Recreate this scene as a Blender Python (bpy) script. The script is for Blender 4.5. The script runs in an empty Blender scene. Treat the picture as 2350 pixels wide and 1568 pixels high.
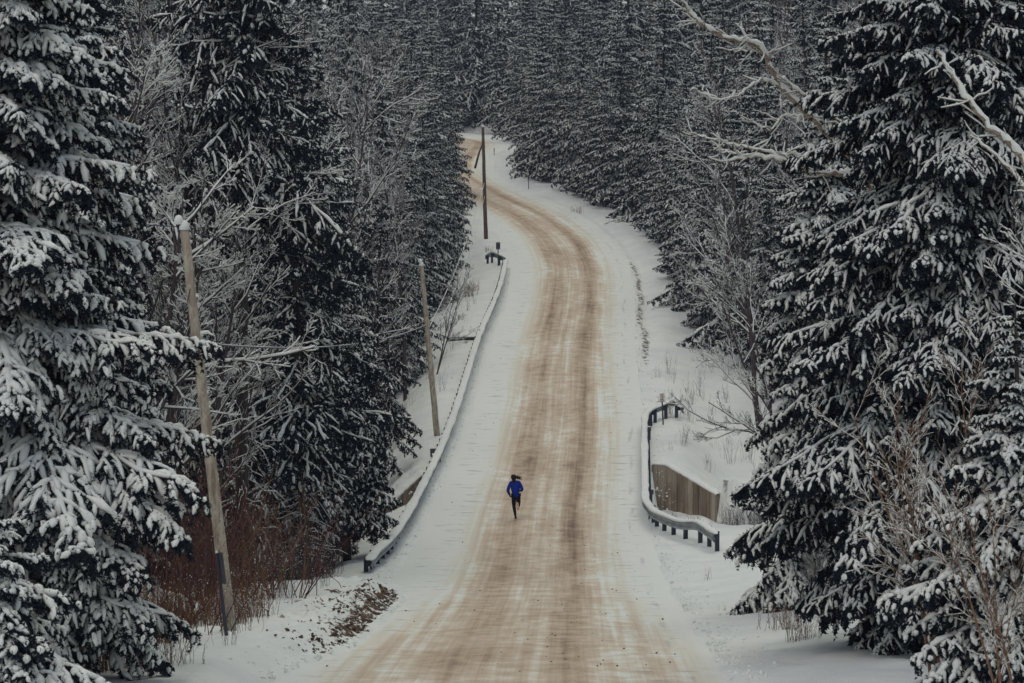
import bpy, math, random
import numpy as np
from mathutils import Vector, Matrix
R = math.radians
rng = np.random.default_rng(7)
random.seed(7)

# ------------------------------------------------------------------ camera, sky, sun, exposure
S = bpy.context.scene
COL = S.collection
FPX = 6530.0                      # focal length in units of a 2350 px wide picture
PITCH = math.atan(384 / FPX)
CZ = 16.0
cam_d = bpy.data.cameras.new('camera')
cam_d.sensor_width = 36
cam_d.lens = 36 * FPX / 2350
cam_d.clip_start = 0.5
cam_d.clip_end = 3000
cam_d.dof.use_dof = True
cam_d.dof.focus_distance = 118
cam_d.dof.aperture_fstop = 5.0
cam = bpy.data.objects.new('camera', cam_d)
COL.objects.link(cam)
cam.location = (0, 0, CZ)
cam.rotation_euler = (math.pi / 2 - PITCH, 0, 0)
S.camera = cam

SUN_EL, SUN_AZ = R(58), R(200)     # soft overcast light, a little from behind the camera
W = bpy.data.worlds.new('World')
S.world = W
W.use_nodes = True
wn = W.node_tree.nodes
wl = W.node_tree.links
sky = wn.new('ShaderNodeTexSky')
sky.sky_type = 'NISHITA'
sky.sun_disc = False
sky.sun_elevation = SUN_EL
sky.sun_rotation = SUN_AZ
sky.air_density = 1.0
sky.dust_density = 4.0
sky.ozone_density = 1.0
hs = wn.new('ShaderNodeHueSaturation')
hs.inputs['Saturation'].default_value = 0.85
wl.new(sky.outputs[0], hs.inputs['Color'])
tint = wn.new('ShaderNodeMix'); tint.data_type = 'RGBA'; tint.blend_type = 'MULTIPLY'
tint.inputs[0].default_value = 1; tint.inputs[7].default_value = (.97, 1.0, .98, 1)
wl.new(hs.outputs[0], tint.inputs[6]); wl.new(tint.outputs[2], wn['Background'].inputs[0])
wn['Background'].inputs[1].default_value = 0.10
sd = bpy.data.lights.new('sun', 'SUN')
sd.energy = 0.9
sd.angle = R(30)
sd.color = (1.0, 0.96, 0.75)
sun = bpy.data.objects.new('sun', sd)
COL.objects.link(sun)
sun.rotation_euler = (math.pi / 2 - SUN_EL, 0, math.pi - SUN_AZ + math.pi)
sun.location = (0, 0, 60)
S.view_settings.view_transform = 'Standard'
S.view_settings.look = 'None'
S.view_settings.gamma = 1
S.view_settings.use_curve_mapping = False
S.view_settings.exposure = -0.16
S.render.engine = 'CYCLES'
S.cycles.volume_bounces = 0
HAZE = 0.00022  # density of the volume added to lift the dark forest tones
S.cycles.max_bounces = 5
S.cycles.diffuse_bounces = 3
S.cycles.glossy_bounces = 2

# ------------------------------------------------------------------ helpers
def at(px, py, d):
    cx = (px - 1175) / FPX
    cy = (784 - py) / FPX
    t = d / (math.cos(PITCH) + cy * math.sin(PITCH))
    return Vector((t * cx, d, CZ + t * (-math.sin(PITCH) + cy * math.cos(PITCH))))

def px2x(px, d):
    return (px - 1175) / FPX * d

def _h(ix, iy, seed):
    n = (ix * 374761393 + iy * 668265263 + seed * 974634777) & 0xffffffff
    n = ((n ^ (n >> 13)) * 1274126177) & 0xffffffff
    return ((n ^ (n >> 16)) & 0xffff) / 65535.0

def vnoise(x, y, seed=0):
    x = np.asarray(x, float); y = np.asarray(y, float)
    ix = np.floor(x).astype(np.int64); iy = np.floor(y).astype(np.int64)
    fx = x - ix; fy = y - iy
    fx = fx * fx * (3 - 2 * fx); fy = fy * fy * (3 - 2 * fy)
    a = _h(ix, iy, seed); b = _h(ix + 1, iy, seed); c = _h(ix, iy + 1, seed); d = _h(ix + 1, iy + 1, seed)
    return (a * (1 - fx) + b * fx) * (1 - fy) + (c * (1 - fx) + d * fx) * fy - 0.5

def fbm(x, y, seed=0, o=4):
    s = 0; a = 1
    for i in range(o):
        s = s + a * vnoise(x * 2 ** i, y * 2 ** i, seed + i * 17); a *= .5
    return s

def sstep(a, b, x):
    t = np.clip((np.asarray(x, float) - a) / (b - a), 0, 1)
    return t * t * (3 - 2 * t)

# ---- road line and profile (metres; camera stands at x=0, y=0, z=CZ)
_Y = np.arange(-60, 760, 1.0)
def _spl(pts, sig):
    p = np.array(pts, float)
    v = np.interp(_Y, p[:, 0], p[:, 1])
    k = np.exp(-0.5 * (np.arange(-40, 41) / sig) ** 2); k /= k.sum()
    vp = np.concatenate([v[0] + (v[1] - v[0]) * np.arange(-40, 0), v, v[-1] + (v[-1] - v[-2]) * np.arange(1, 41)])
    return np.convolve(vp, k, 'valid')
_ZR = _spl([(-60, -4), (0, -5.4), (40, -8.9), (58, -10.4), (70, -11.5), (84, -12.9), (99, -14.0), (108, -14.4), (118, -14.35), (130, -14.0), (143, -13.15),
            (160, -12.1), (177, -10.85), (200, -9.4), (225, -7.55), (245, -5.5), (265, -3.1), (285, -1.1), (310, 1.2), (345, 3.9), (380, 5.6), (450, 11), (600, 30), (760, 55)], 5)
_XR = _spl([(-60, -1), (58, -.25), (82, .3), (117, 1.0), (143, 2.1), (177, 3.0), (205, 4.2), (226, 4.7), (243, 4.0), (257, 2.0), (270, -1.2), (284, -4.6), (300, -6.8), (322, -6.6),
            (340, -5.0), (352, -6.5), (366, -12), (380, -20), (420, -46), (480, -80), (760, -200)], 4.5)
_DX = np.gradient(_XR)
def zr(y): return CZ + np.interp(y, _Y, _ZR)
def xr(y): return np.interp(y, _Y, _XR)
def uof(x, y):
    return (x - xr(y)) / np.sqrt(1 + np.interp(y, _Y, _DX) ** 2)

def eshift(y):      # the left bank stands nearer to the lane beside the first pole
    return 1.0 * sstep(58, 68, y) * (1 - sstep(86, 98, y))
def ground(x, y, fine=True):
    x = np.asarray(x, float); y = np.asarray(y, float)
    u = uof(x, y); z = zr(y)
    L = u < 0
    a = np.abs(u) + np.where(L, eshift(y), 0)
    z = z + np.where(a < 4.7, -0.07, 0)
    z = z + sstep(4.3, 4.9, a) * 0.06
    # left side: bank by the near pole, drop towards the stream, then the forest slope
    bankL = 0.40 * sstep(5.0, 5.9, a) * (1 - sstep(20, 26, a)) * sstep(42, 55, y) * (1 - sstep(88, 97, y))
    dropL = 0.15 * sstep(7, 11, a) * (1 - sstep(92, 104, y)) + 2.6 * sstep(5.9, 11.5, a) * sstep(92, 108, y) * (1 - sstep(178, 215, y)) + 0.4 * sstep(6, 8, a) * sstep(200, 215, y)
    riseL = 0.30 * np.clip(a - 14, 0, 95) * sstep(14, 24, a)
    # right side
    dropR = 0.5 * sstep(6, 9, a) * sstep(126, 136, y) * (1 - sstep(185, 205, y)) - 0.25 * sstep(5.5, 8, a) * (1 - sstep(95, 108, y))
    dropR = dropR + 0.25 * np.exp(-((a - 5.6) / .5) ** 2) * sstep(170, 190, y)
    riseR = 0.27 * np.clip(a - 11, 0, 95) * sstep(11, 20, a)
    z = z + np.where(L, bankL - dropL + riseL, -dropR + riseR)
    # stream channel under the road (culvert)
    ch = sstep(115.5, 120, y) * (1 - sstep(0, .35, y - (133.28 - np.clip(a - np.where(L, 5.3, 4.9), 0, 4) * np.where(L, .86, .72)))) * np.where(L, sstep(5.6, 6.3, a), sstep(4.85, 5.15, a)) * (1 - sstep(24, 34, a))
    z = z - np.where(L, 1.4, 2.2 + .6 * fbm(x * .8, y * .8, 61, 2)) * ch
    # fill behind the wing walls slopes down sideways
    wz = sstep(131.2, 131.7, y) * (1 - sstep(136, 150, y)) * sstep(6.0, 8.8, a) * (1 - sstep(12, 20, a))
    z = z - np.where(L, 1.0, 0.9) * wz
    z = z + 0.25 * fbm(x * .18, y * .18, 3) * sstep(6, 12, a)
    if fine:
        z = z + 0.085 * fbm(x * 1.1, y * .9, 9, 3) * sstep(4.7, 6.0, a)
        z = z + 0.045 * np.maximum(fbm(x * 3.2, y * 2.6, 29, 2), -.1) * sstep(4.6, 5.0, a) * (1.2 - sstep(6.5, 9, a))
        # broken clods on the ploughed bank beside the near pole
        cl = sstep(4.9, 5.3, a) * (1 - sstep(6.7, 7.4, a)) * sstep(61, 66, y) * (1 - sstep(89, 95, y)) * L
        z = z + cl * 0.28 * (np.abs(fbm(x * 2.2, y * 1.3, 41, 3)) * 1.8 - .25)
        cr = np.exp(-((a - 5.2) / .38) ** 2) * sstep(150, 165, y) * (1 - sstep(245, 262, y)) * (~L)
        z = z + cr * 0.22 * (fbm(x * 2.0, y * .7, 47, 3))
    return z

def gz(x, y): return float(ground(x, y))

# ------------------------------------------------------------------ materials
def mat(name, col, rough=0.9, build=None, spec=0.2, metal=0.0):
    m = bpy.data.materials.new(name); m.use_nodes = True
    nt = m.node_tree; b = nt.nodes['Principled BSDF']
    b.inputs['Base Color'].default_value = (*col, 1)
    b.inputs['Roughness'].default_value = rough
    b.inputs['Metallic'].default_value = metal
    b.inputs['Specular IOR Level'].default_value = spec
    if build: build(nt, b)
    return m
def N(nt, t, **kw):
    n = nt.nodes.new(t)
    for k, v in kw.items():
        if k in n.inputs: n.inputs[k].default_value = v
        else: setattr(n, k, v)
    return n
def noise(nt, src, scale, detail=4, rough=.55, vec_scale=None):
    n = N(nt, 'ShaderNodeTexNoise'); n.inputs['Scale'].default_value = scale
    n.inputs['Detail'].default_value = detail; n.inputs['Roughness'].default_value = rough
    if vec_scale is not None:
        m = N(nt, 'ShaderNodeMapping'); m.inputs['Scale'].default_value = vec_scale
        nt.links.new(src, m.inputs['Vector']); src = m.outputs[0]
    nt.links.new(src, n.inputs['Vector'])
    return n.outputs['Fac']
def ramp(nt, src, stops):
    r = N(nt, 'ShaderNodeValToRGB')
    e = r.color_ramp.elements
    while len(e) < len(stops): e.new(0.5)
    for k, (p, c) in enumerate(stops):
        e[k].position = p; e[k].color = (*c, 1) if len(c) == 3 else c
    nt.links.new(src, r.inputs[0]); return r.outputs[0]
def fr(nt, src, a, b):
    m = N(nt, 'ShaderNodeMapRange'); m.interpolation_type = 'SMOOTHSTEP'
    m.inputs[1].default_value = a; m.inputs[2].default_value = b
    nt.links.new(src, m.inputs[0]); return m.outputs[0]
def mth(nt, op, a, b=None, c=None, clamp=False):
    m = N(nt, 'ShaderNodeMath'); m.operation = op; m.use_clamp = clamp
    for i, v in enumerate((a, b, c)):
        if v is None: continue
        if isinstance(v, (int, float)): m.inputs[i].default_value = v
        else: nt.links.new(v, m.inputs[i])
    return m.outputs[0]
def mix(nt, f, a, b):
    m = N(nt, 'ShaderNodeMix'); m.data_type = 'RGBA'
    for s, v in ((m.inputs[0], f), (m.inputs[6], a), (m.inputs[7], b)):
        if isinstance(v, tuple): s.default_value = (*v, 1)
        elif isinstance(v, (int, float)): s.default_value = v
        else: nt.links.new(v, s)
    return m.outputs[2]
def bump(nt, b, h, strength, dist):
    n = N(nt, 'ShaderNodeBump'); n.inputs['Strength'].default_value = strength; n.inputs['Distance'].default_value = dist
    nt.links.new(h, n.inputs['Height']); nt.links.new(n.outputs[0], b.inputs['Normal'])
def objc(nt): return N(nt, 'ShaderNodeTexCoord').outputs['Object']

SNOW = (.80, .83, .80)
def _snow(nt, b):
    c = objc(nt)
    f = noise(nt, c, 3.0, 4)
    nt.links.new(ramp(nt, f, [(.3, (.74, .78, .76)), (.7, (.84, .86, .83))]), b.inputs['Base Color'])
    bump(nt, b, noise(nt, c, 22, 3), .5, .02)
M_snow = mat('snow', SNOW, .85, _snow)
def _needle(nt, b):
    c = objc(nt)
    oi = N(nt, 'ShaderNodeObjectInfo')
    f = noise(nt, c, 1.7, 3)
    a = ramp(nt, f, [(.3, (.006, .011, .024)), (.6, (.010, .018, .030)), (.8, (.020, .030, .034))])
    g = mix(nt, mth(nt, 'MULTIPLY', oi.outputs['Random'], .5), a, (.018, .022, .032))
    nt.links.new(g, b.inputs['Base Color'])
M_needle = mat('spruce_needles', (.02, .03, .025), .75, _needle)
def barkf(c0, c1, c2, sc=(6, 6, 1.4)):
    def f(nt, b):
        c = objc(nt)
        n1 = noise(nt, c, 3, 5, .6, sc)
        nt.links.new(ramp(nt, n1, [(.3, c0), (.5, c1), (.7, c2)]), b.inputs['Base Color'])
        bump(nt, b, n1, .8, .03)
    return f
M_bark = mat('conifer_bark', (.06, .05, .045), .95, barkf((.02, .018, .018), (.055, .046, .042), (.10, .09, .082)))
M_twig = mat('bare_twigs', (.06, .04, .04), .9, barkf((.034, .026, .029), (.074, .056, .058), (.13, .105, .10)))
M_birch = mat('birch_bark', (.3, .26, .22), .85, barkf((.10, .07, .05), (.30, .24, .19), (.46, .40, .34), (2, 2, 5)))
M_red = mat('red_stems', (.10, .03, .025), .8, barkf((.035, .018, .022), (.10, .036, .036), (.19, .08, .06)))
M_brown = mat('brown_stems', (.13, .07, .05), .85, barkf((.08, .045, .034), (.20, .115, .075), (.32, .21, .14)))
M_tan = mat('dry_stems', (.2, .11, .06), .9, barkf((.09, .045, .026), (.20, .105, .055), (.30, .18, .10)))

def _terrain(nt, b):
    c = objc(nt)
    n1 = noise(nt, c, .5, 5)
    n2 = noise(nt, c, 5, 4)
    base = ramp(nt, n1, [(.3, (.72, .76, .75)), (.65, (.82, .85, .82))])
    base = mix(nt, mth(nt, 'MULTIPLY', fr(nt, n2, .56, .75), .25), base, (.60, .62, .60))
    at_ = N(nt, 'ShaderNodeAttribute'); at_.attribute_name = 'soil'
    n3 = noise(nt, c, 2.6, 6, .65, (1, .75, 1.6))
    n4 = noise(nt, c, 9, 4, .6)
    s = mth(nt, 'ADD', n3, mth(nt, 'MULTIPLY', at_.outputs['Fac'], .42))
    s = mth(nt, 'ADD', s, mth(nt, 'MULTIPLY', mth(nt, 'SUBTRACT', n4, .5), .25))
    sm = fr(nt, s, .84, .92)
    soil = ramp(nt, n4, [(.35, (.045, .030, .024)), (.55, (.12, .075, .05)), (.75, (.24, .16, .11))])
    nt.links.new(mix(nt, sm, base, soil), b.inputs['Base Color'])
    bump(nt, b, mth(nt, 'ADD', n2, mth(nt, 'MULTIPLY', noise(nt, c, 26, 3), .4)), .6, .06)
M_terr = mat('snowy_ground', SNOW, .9, _terrain)

def _road(nt, b):
    uv = N(nt, 'ShaderNodeUVMap'); uv.uv_map = 'lane'
    sp = N(nt, 'ShaderNodeSeparateXYZ'); nt.links.new(uv.outputs[0], sp.inputs[0])
    u, v = sp.outputs[0], sp.outputs[1]
    V = uv.outputs[0]
    nb = noise(nt, V, 1, 5, .6, (.35, .09, 1))               # large patches
    ns = noise(nt, V, 1, 5, .6, (3.6, .035, 1))               # tyre streaks along the road
    ns2 = noise(nt, V, 1, 3, .6, (10, .10, 1))
    nc = noise(nt, V, 1, 4, .6, (1.5, 1.0, 1))               # cross bars (washboard)
    ncf = noise(nt, V, 1, 4, .6, (1.3, 3.6, 1))
    nf = noise(nt, V, 6, 4, .6)
    def g(c, w, amp):
        return mth(nt, 'MULTIPLY', mth(nt, 'POWER', 2.71828, mth(nt, 'MULTIPLY', mth(nt, 'POWER', mth(nt, 'ABSOLUTE', mth(nt, 'DIVIDE', mth(nt, 'SUBTRACT', u, c), w)), 2.0), -1.0)), amp)
    wob = mth(nt, 'MULTIPLY', mth(nt, 'SUBTRACT', nc, .5), 1.5)
    uu = mth(nt, 'ADD', mth(nt, 'ABSOLUTE', mth(nt, 'SUBTRACT', u, .25)), wob)
    uu = mth(nt, 'ADD', uu, mth(nt, 'MULTIPLY', mth(nt, 'SUBTRACT', nb, .5), 1.4))
    wd = mth(nt, 'SUBTRACT', 1.0, fr(nt, v, 98, 136))       # the sanded strip widens towards the camera
    uu = mth(nt, 'SUBTRACT', uu, mth(nt, 'MULTIPLY', wd, 1.1))
    band = mth(nt, 'SUBTRACT', 1.0, fr(nt, uu, 2.0, 3.55))
    tr = mth(nt, 'ADD', g(-1.0, .75, .34), g(1.45, .55, .42))
    tr = mth(nt, 'ADD', tr, g(.25, .35, .10))
    tr = mth(nt, 'ADD', tr, g(2.6, .3, -.10))
    k = mth(nt, 'ADD', .21, tr)
    k = mth(nt, 'ADD', k, mth(nt, 'MULTIPLY', mth(nt, 'SUBTRACT', ns, .5), .95))
    k = mth(nt, 'ADD', k, mth(nt, 'MULTIPLY', mth(nt, 'SUBTRACT', ns2, .5), .25))
    k = mth(nt, 'ADD', k, mth(nt, 'MULTIPLY', mth(nt, 'SUBTRACT', nc, .5), .9))
    k = mth(nt, 'ADD', k, mth(nt, 'MULTIPLY', mth(nt, 'SUBTRACT', ncf, .5), .12))
    k = mth(nt, 'ADD', k, mth(nt, 'MULTIPLY', mth(nt, 'SUBTRACT', nb, .5), 1.0))
    k = mth(nt, 'MULTIPLY', k, band, clamp=True)
    sand = ramp(nt, k, [(.0, (.79, .82, .79)), (.08, (.75, .74, .65)), (.28, (.65, .56, .45)), (.60, (.48, .372, .275)), (.95, (.22, .158, .12))])
    # grey scrape marks on the snowy shoulders
    sc = noise(nt, V, 1, 5, .65, (.8, 1.7, 1))
    sh = mth(nt, 'MULTIPLY', fr(nt, sc, .54, .68), mth(nt, 'MULTIPLY', fr(nt, mth(nt, 'ABSOLUTE', u), 2.2, 3.2), mth(nt, 'SUBTRACT', 1.0, fr(nt, mth(nt, 'ABSOLUTE', u), 3.9, 4.4))))
    sand = mix(nt, mth(nt, 'MULTIPLY', sh, .62), sand, (.34, .345, .34))
    # grey seam left by the plough blade along the right edge
    e2 = mth(nt, 'ADD', u, mth(nt, 'MULTIPLY', mth(nt, 'SUBTRACT', noise(nt, V, 1, 3, .5, (.2, .13, 1)), .5), 1.1))
    seam = mth(nt, 'SUBTRACT', 1.0, fr(nt, mth(nt, 'ABSOLUTE', mth(nt, 'SUBTRACT', e2, 3.95)), .02, .13))
    seam = mth(nt, 'MULTIPLY', seam, fr(nt, noise(nt, V, 1, 3, .7, (1.5, .22, 1)), .5, .62))
    sand = mix(nt, mth(nt, 'MULTIPLY', seam, .45), sand, (.40, .41, .42))
    spk = mth(nt, 'MULTIPLY', fr(nt, noise(nt, V, 9, 3, .7), .66, .72), .7)
    sand = mix(nt, mth(nt, 'MULTIPLY', spk, band), sand, (.12, .085, .06))
    nt.links.new(sand, b.inputs['Base Color'])
    hgt = mth(nt, 'ADD', nf, mth(nt, 'MULTIPLY', nc, 1.5))
    bump(nt, b, hgt, .4, .05)
M_road = mat('sanded_snow', SNOW, .9, _road)
def _steel(nt, b):
    c = objc(nt); n1 = noise(nt, c, 2.5, 5)
    nt.links.new(ramp(nt, n1, [(.35, (.24, .26, .28)), (.65, (.40, .42, .43))]), b.inputs['Base Color'])
M_steel = mat('galvanised_steel', (.25, .27, .3), .6, _steel, .4, .2)
M_dsteel = mat('dark_steel', (.05, .06, .085), .6, None, .4, .2)
M_rust = mat('rusty_steel', (.10, .09, .10), .8, barkf((.05, .055, .075), (.08, .085, .105), (.16, .10, .07)))
def _pole(nt, b):
    c = objc(nt)
    n1 = noise(nt, c, 2.2, 5, .65, (7, 7, .5))
    n2 = noise(nt, c, 1.0, 5, .7, (4, 4, 2.2))
    w = ramp(nt, n1, [(.3, (.20, .155, .125)), (.5, (.36, .30, .24)), (.7, (.50, .44, .36))])
    w = mix(nt, mth(nt, 'MULTIPLY', fr(nt, n2, .45, .60), .75), w, (.54, .52, .41))
    nt.links.new(w, b.inputs['Base Color']); bump(nt, b, n1, .6, .02)
M_pole = mat('weathered_pole_wood', (.3, .25, .2), .9, _pole)
M_pole_d = mat('dark_pole_wood', (.1, .07, .06), .9, barkf((.06, .04, .036), (.13, .085, .07), (.24, .18, .15), (7, 7, .4)))
def _conc(nt, b):
    c = objc(nt)
    n1 = noise(nt, c, 1, 5, .6, (3.2, 3.2, .18))
    n2 = noise(nt, c, 1, 5, .65, (1.1, 1.1, .5))
    w = ramp(nt, n1, [(.28, (.075, .052, .04)), (.45, (.21, .165, .13)), (.62, (.36, .305, .25)), (.78, (.46, .41, .35))])
    w = mix(nt, mth(nt, 'MULTIPLY', fr(nt, n2, .5, .7), .6), w, (.13, .085, .055))
    nt.links.new(w, b.inputs['Base Color']); bump(nt, b, n1, .5, .03)
M_conc = mat('stained_concrete', (.25, .2, .16), .9, _conc)

# ------------------------------------------------------------------ mesh soup
class Soup:
    def __init__(s): s.V = []; s.F = []; s.n = 0      # F: (array[k,3|4], mat)
    def add(s, v, f, m):
        s.V.append(np.asarray(v, float).reshape(-1, 3)); s.F.append((np.asarray(f, np.int64) + s.n, m)); s.n += len(s.V[-1])
    def tubes(s, P, Rd, sides, m, flat=1.0, cap=False):
        P = np.asarray(P, float); Nn, k, _ = P.shape
        T = np.gradient(P, axis=1); T /= np.linalg.norm(T, axis=2, keepdims=True) + 1e-9
        up = np.zeros_like(T); up[..., 2] = 1
        steep = np.abs(T[..., 2]) > .97; up[steep] = (1, 0, 0)
        A = np.cross(T, up); A /= np.linalg.norm(A, axis=2, keepdims=True) + 1e-9
        B = np.cross(A, T)
        th = np.linspace(0, 2 * np.pi, sides, endpoint=False) + .3
        ring = P[:, :, None] + Rd[:, :, None, None] * (np.cos(th)[None, None, :, None] * A[:, :, None] + flat * np.sin(th)[None, None, :, None] * B[:, :, None])
        base = (np.arange(Nn)[:, None, None] * k + np.arange(k - 1)[None, :, None]) * sides
        j = np.arange(sides)[None, None, :]; j2 = (j + 1) % sides
        F = np.stack([base + j, base + j2, base + sides + j2, base + sides + j], -1).reshape(-1, 4)
        s.add(ring.reshape(-1, 3), F, m)
        if cap and sides >= 3:
            for e in (0, k - 1):
                idx = (np.arange(Nn)[:, None] * k + e) * sides + np.arange(sides)[None]
                f = idx[:, ::-1] if e == 0 else idx
                tri = np.stack([np.repeat(f[:, :1], sides - 2, 1), f[:, 1:-1], f[:, 2:]], -1).reshape(-1, 3)
                s.F.append((tri + s.n - Nn * k * sides, m))
    def blades(s, p, d, side, w, m):            # triangles: base centre p, tip p+d
        v = np.stack([p - side * w, p + side * w, p + d], 1).reshape(-1, 3)
        s.add(v, np.arange(len(v)).reshape(-1, 3), m)
    def box(s, c, h, m, rot=None):
        v = np.array([[x, y, z] for x in (-1, 1) for y in (-1, 1) for z in (-1, 1)], float) * np.array(h)
        if rot is not None: v = v @ np.array(rot).T
        s.add(v + np.array(c), [[0, 1, 3, 2], [4, 6, 7, 5], [0, 4, 5, 1], [2, 3, 7, 6], [0, 2, 6, 4], [1, 5, 7, 3]], m)
    def stamp(s, o, M):                         # o: frozen soup arrays
        V, F = o
        v = V @ np.array(M.to_3x3()).T + np.array(M.translation)
        s.V.append(v)
        for f, m in F: s.F.append((f + s.n, m))
        s.n += len(V)
    def freeze(s): return (np.concatenate(s.V), s.F)
    def mesh(s, name, mats, smooth=True):
        V = np.concatenate(s.V).astype(np.float32)
        me = bpy.data.meshes.new(name)
        li = np.concatenate([f.reshape(-1) for f, m in s.F]).astype(np.int32)
        tot = np.concatenate([np.full(len(f), f.shape[1]) for f, m in s.F]).astype(np.int32)
        st = np.concatenate([[0], np.cumsum(tot)[:-1]]).astype(np.int32)
        mi = np.concatenate([np.full(len(f), m) for f, m in s.F]).astype(np.int32)
        me.vertices.add(len(V)); me.vertices.foreach_set('co', V.reshape(-1))
        me.loops.add(len(li)); me.loops.foreach_set('vertex_index', li)
        me.polygons.add(len(tot)); me.polygons.foreach_set('loop_start', st)
        me.polygons.foreach_set('material_index', mi)
        me.polygons.foreach_set('use_smooth', np.full(len(tot), smooth))
        for m in mats: me.materials.append(m)
        me.update(calc_edges=True)
        return me
    def obj(s, name, mats, parent=None, smooth=True, loc=None):
        o = bpy.data.objects.new(name, s.mesh(name, mats, smooth)); COL.objects.link(o)
        if parent: o.parent = parent
        if loc is not None: o.location = loc
        return o

def put(name, me, parent=None, loc=(0, 0, 0), rot=None, sc=None):
    o = bpy.data.objects.new(name, me); COL.objects.link(o)
    if parent: o.parent = parent
    o.location = loc
    if rot is not None: o.rotation_euler = rot
    if sc is not None: o.scale = sc if hasattr(sc, '__len__') else (sc,) * 3
    return o
def tag(o, label, cat, group=None, kind=None):
    if label: o['label'] = label
    if cat: o['category'] = cat
    if group: o['group'] = group
    if kind: o['kind'] = kind
    return o
def empty(name, loc, rz=0.0, label=None, cat=None, group=None):
    o = bpy.data.objects.new(name, None); COL.objects.link(o)
    o.location = loc; o.rotation_euler = (0, 0, rz); o.empty_display_size = .2
    return tag(o, label, cat, group)

# ------------------------------------------------------------------ terrain and road
def build_terrain():
    xs = np.concatenate([np.arange(-420, -120, 30), np.arange(-120, -40, 4), np.arange(-40, -16, 1.0), np.arange(-16, -10, .4), np.arange(-10, -2.4, .17), np.arange(-2.4, 3.6, .8), np.arange(3.6, 12, .2), np.arange(12, 18, .5), np.arange(18, 40, 1.0),
                         np.arange(40, 120, 4), np.arange(120, 421, 30)])
    ys = np.concatenate([np.arange(-50, 40, 3), np.arange(40, 100, .28), np.arange(100, 150, .36), np.arange(150, 270, .7), np.arange(270, 400, 1.5), np.arange(400, 760, 12)])
    X, Y = np.meshgrid(xs, ys)
    Z = ground(X, Y)
    so = Soup()
    nx, ny = len(xs), len(ys)
    i = np.arange(ny - 1)[:, None] * nx + np.arange(nx - 1)[None]
    F = np.stack([i, i + 1, i + nx + 1, i + nx], -1).reshape(-1, 4)
    so.add(np.stack([X, Y, Z], -1), F, 0)
    o = so.obj('ground', [M_terr]); o['kind'] = 'structure'
    u = uof(X, Y); a = np.abs(u) + np.where(u < 0, eshift(Y), 0)
    soil = 0 * X
    L = u < 0
    soil = np.maximum(soil, L * sstep(4.75, 5.0, a + .5 * fbm(X, Y * .5, 77, 3)) * (1 - sstep(6.0, 8.6, a + 1.6 * fbm(X * .8, Y * .4, 78, 3))) * sstep(60, 74, Y + 6 * fbm(X, Y * .3, 79, 2)) * (1 - sstep(86, 97, Y)) * (.74 + .34 * np.exp(-((a - 5.15) / .4) ** 2)))
    soil = np.maximum(soil, .95 * (~L) * np.exp(-((a - 5.15 + .6 * fbm(X * 0, Y * .12, 90, 2)) / .42) ** 2) * sstep(160, 175, Y) * (1 - sstep(225, 240, Y)))
    soil = np.maximum(soil, .55 * (~L) * np.exp(-((a - 7.6) / .4) ** 2) * sstep(240, 250, Y) * (1 - sstep(300, 315, Y)))
    soil = np.maximum(soil, .36 * L * sstep(8.2, 10, a) * (1 - sstep(14, 18, a)) * (1 - sstep(100, 112, Y)))
    soil = np.maximum(soil, .66 * sstep(9.0, 11, a) * (1 - sstep(14, 20, a)) * sstep(185, 205, Y))
    soil = np.maximum(soil, .80 * sstep(12, 17, a))
    soil = np.maximum(soil, .95 * (~L) * sstep(8.4, 9.0, X) * (1 - sstep(11.0, 12.6, X)) * sstep(62, 66, Y) * (1 - sstep(75, 80, Y)))
    soil = np.maximum(soil, .50 * L * sstep(6.2, 7.5, a) * (1 - sstep(10, 13, a)) * sstep(132, 140, Y) * (1 - sstep(200, 220, Y)))
    at_ = o.data.attributes.new('soil', 'FLOAT', 'POINT')
    at_.data.foreach_set('value', soil.reshape(-1).astype(np.float32))
    # road
    so = Soup()
    ys = np.arange(-40, 430, .5); us = np.linspace(-4.75, 4.75, 60)
    cx = xr(ys); t = np.interp(ys, _Y, _DX)
    nrm = np.sqrt(1 + t * t); tx, ty = t / nrm, 1 / nrm
    dist = np.concatenate([[0], np.cumsum(np.hypot(np.diff(cx), np.diff(ys)))])
    us = np.where(us[None] < -3.2, -3.2 + (us[None] + 3.2) * (1 - eshift(ys)[:, None] / 1.55), us[None] + 0 * ys[:, None])
    Xr = cx[:, None] + us * ty[:, None]; Yr = ys[:, None] - us * tx[:, None]; nx0 = us.shape[1]
    ae = np.abs(us) + np.where(us < 0, eshift(ys)[:, None], 0)
    Zr = zr(Yr) + .03 * (1 - (us / 4.75) ** 2) - 0.028 * sstep(4.4, 4.75, ae)
    Zr = Zr + .016 * fbm(us * 2.0, dist[:, None] * .35 + 0 * us, 5, 3) + .014 * fbm(us * .7, dist[:, None] * 1.9 + 0 * us, 6, 2)
    nx, ny = nx0, len(ys)
    i = np.arange(ny - 1)[:, None] * nx + np.arange(nx - 1)[None]
    F = np.stack([i, i + 1, i + nx + 1, i + nx], -1).reshape(-1, 4)
    so.add(np.stack([Xr, Yr, Zr], -1), F, 0)
    o = so.obj('road', [M_road]); o['kind'] = 'structure'
    uvl = o.data.uv_layers.new(name='lane')
    U = np.stack([us, np.broadcast_to(dist[:, None], Xr.shape)], -1).reshape(-1, 2)
    vi = np.zeros(len(o.data.loops), np.int32); o.data.loops.foreach_get('vertex_index', vi)
    uvl.data.foreach_set('uv', U[vi].astype(np.float32).reshape(-1))
build_terrain()

# ------------------------------------------------------------------ spruce boughs
def unit(v): return v / (np.linalg.norm(v, axis=-1, keepdims=True) + 1e-9)

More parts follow.
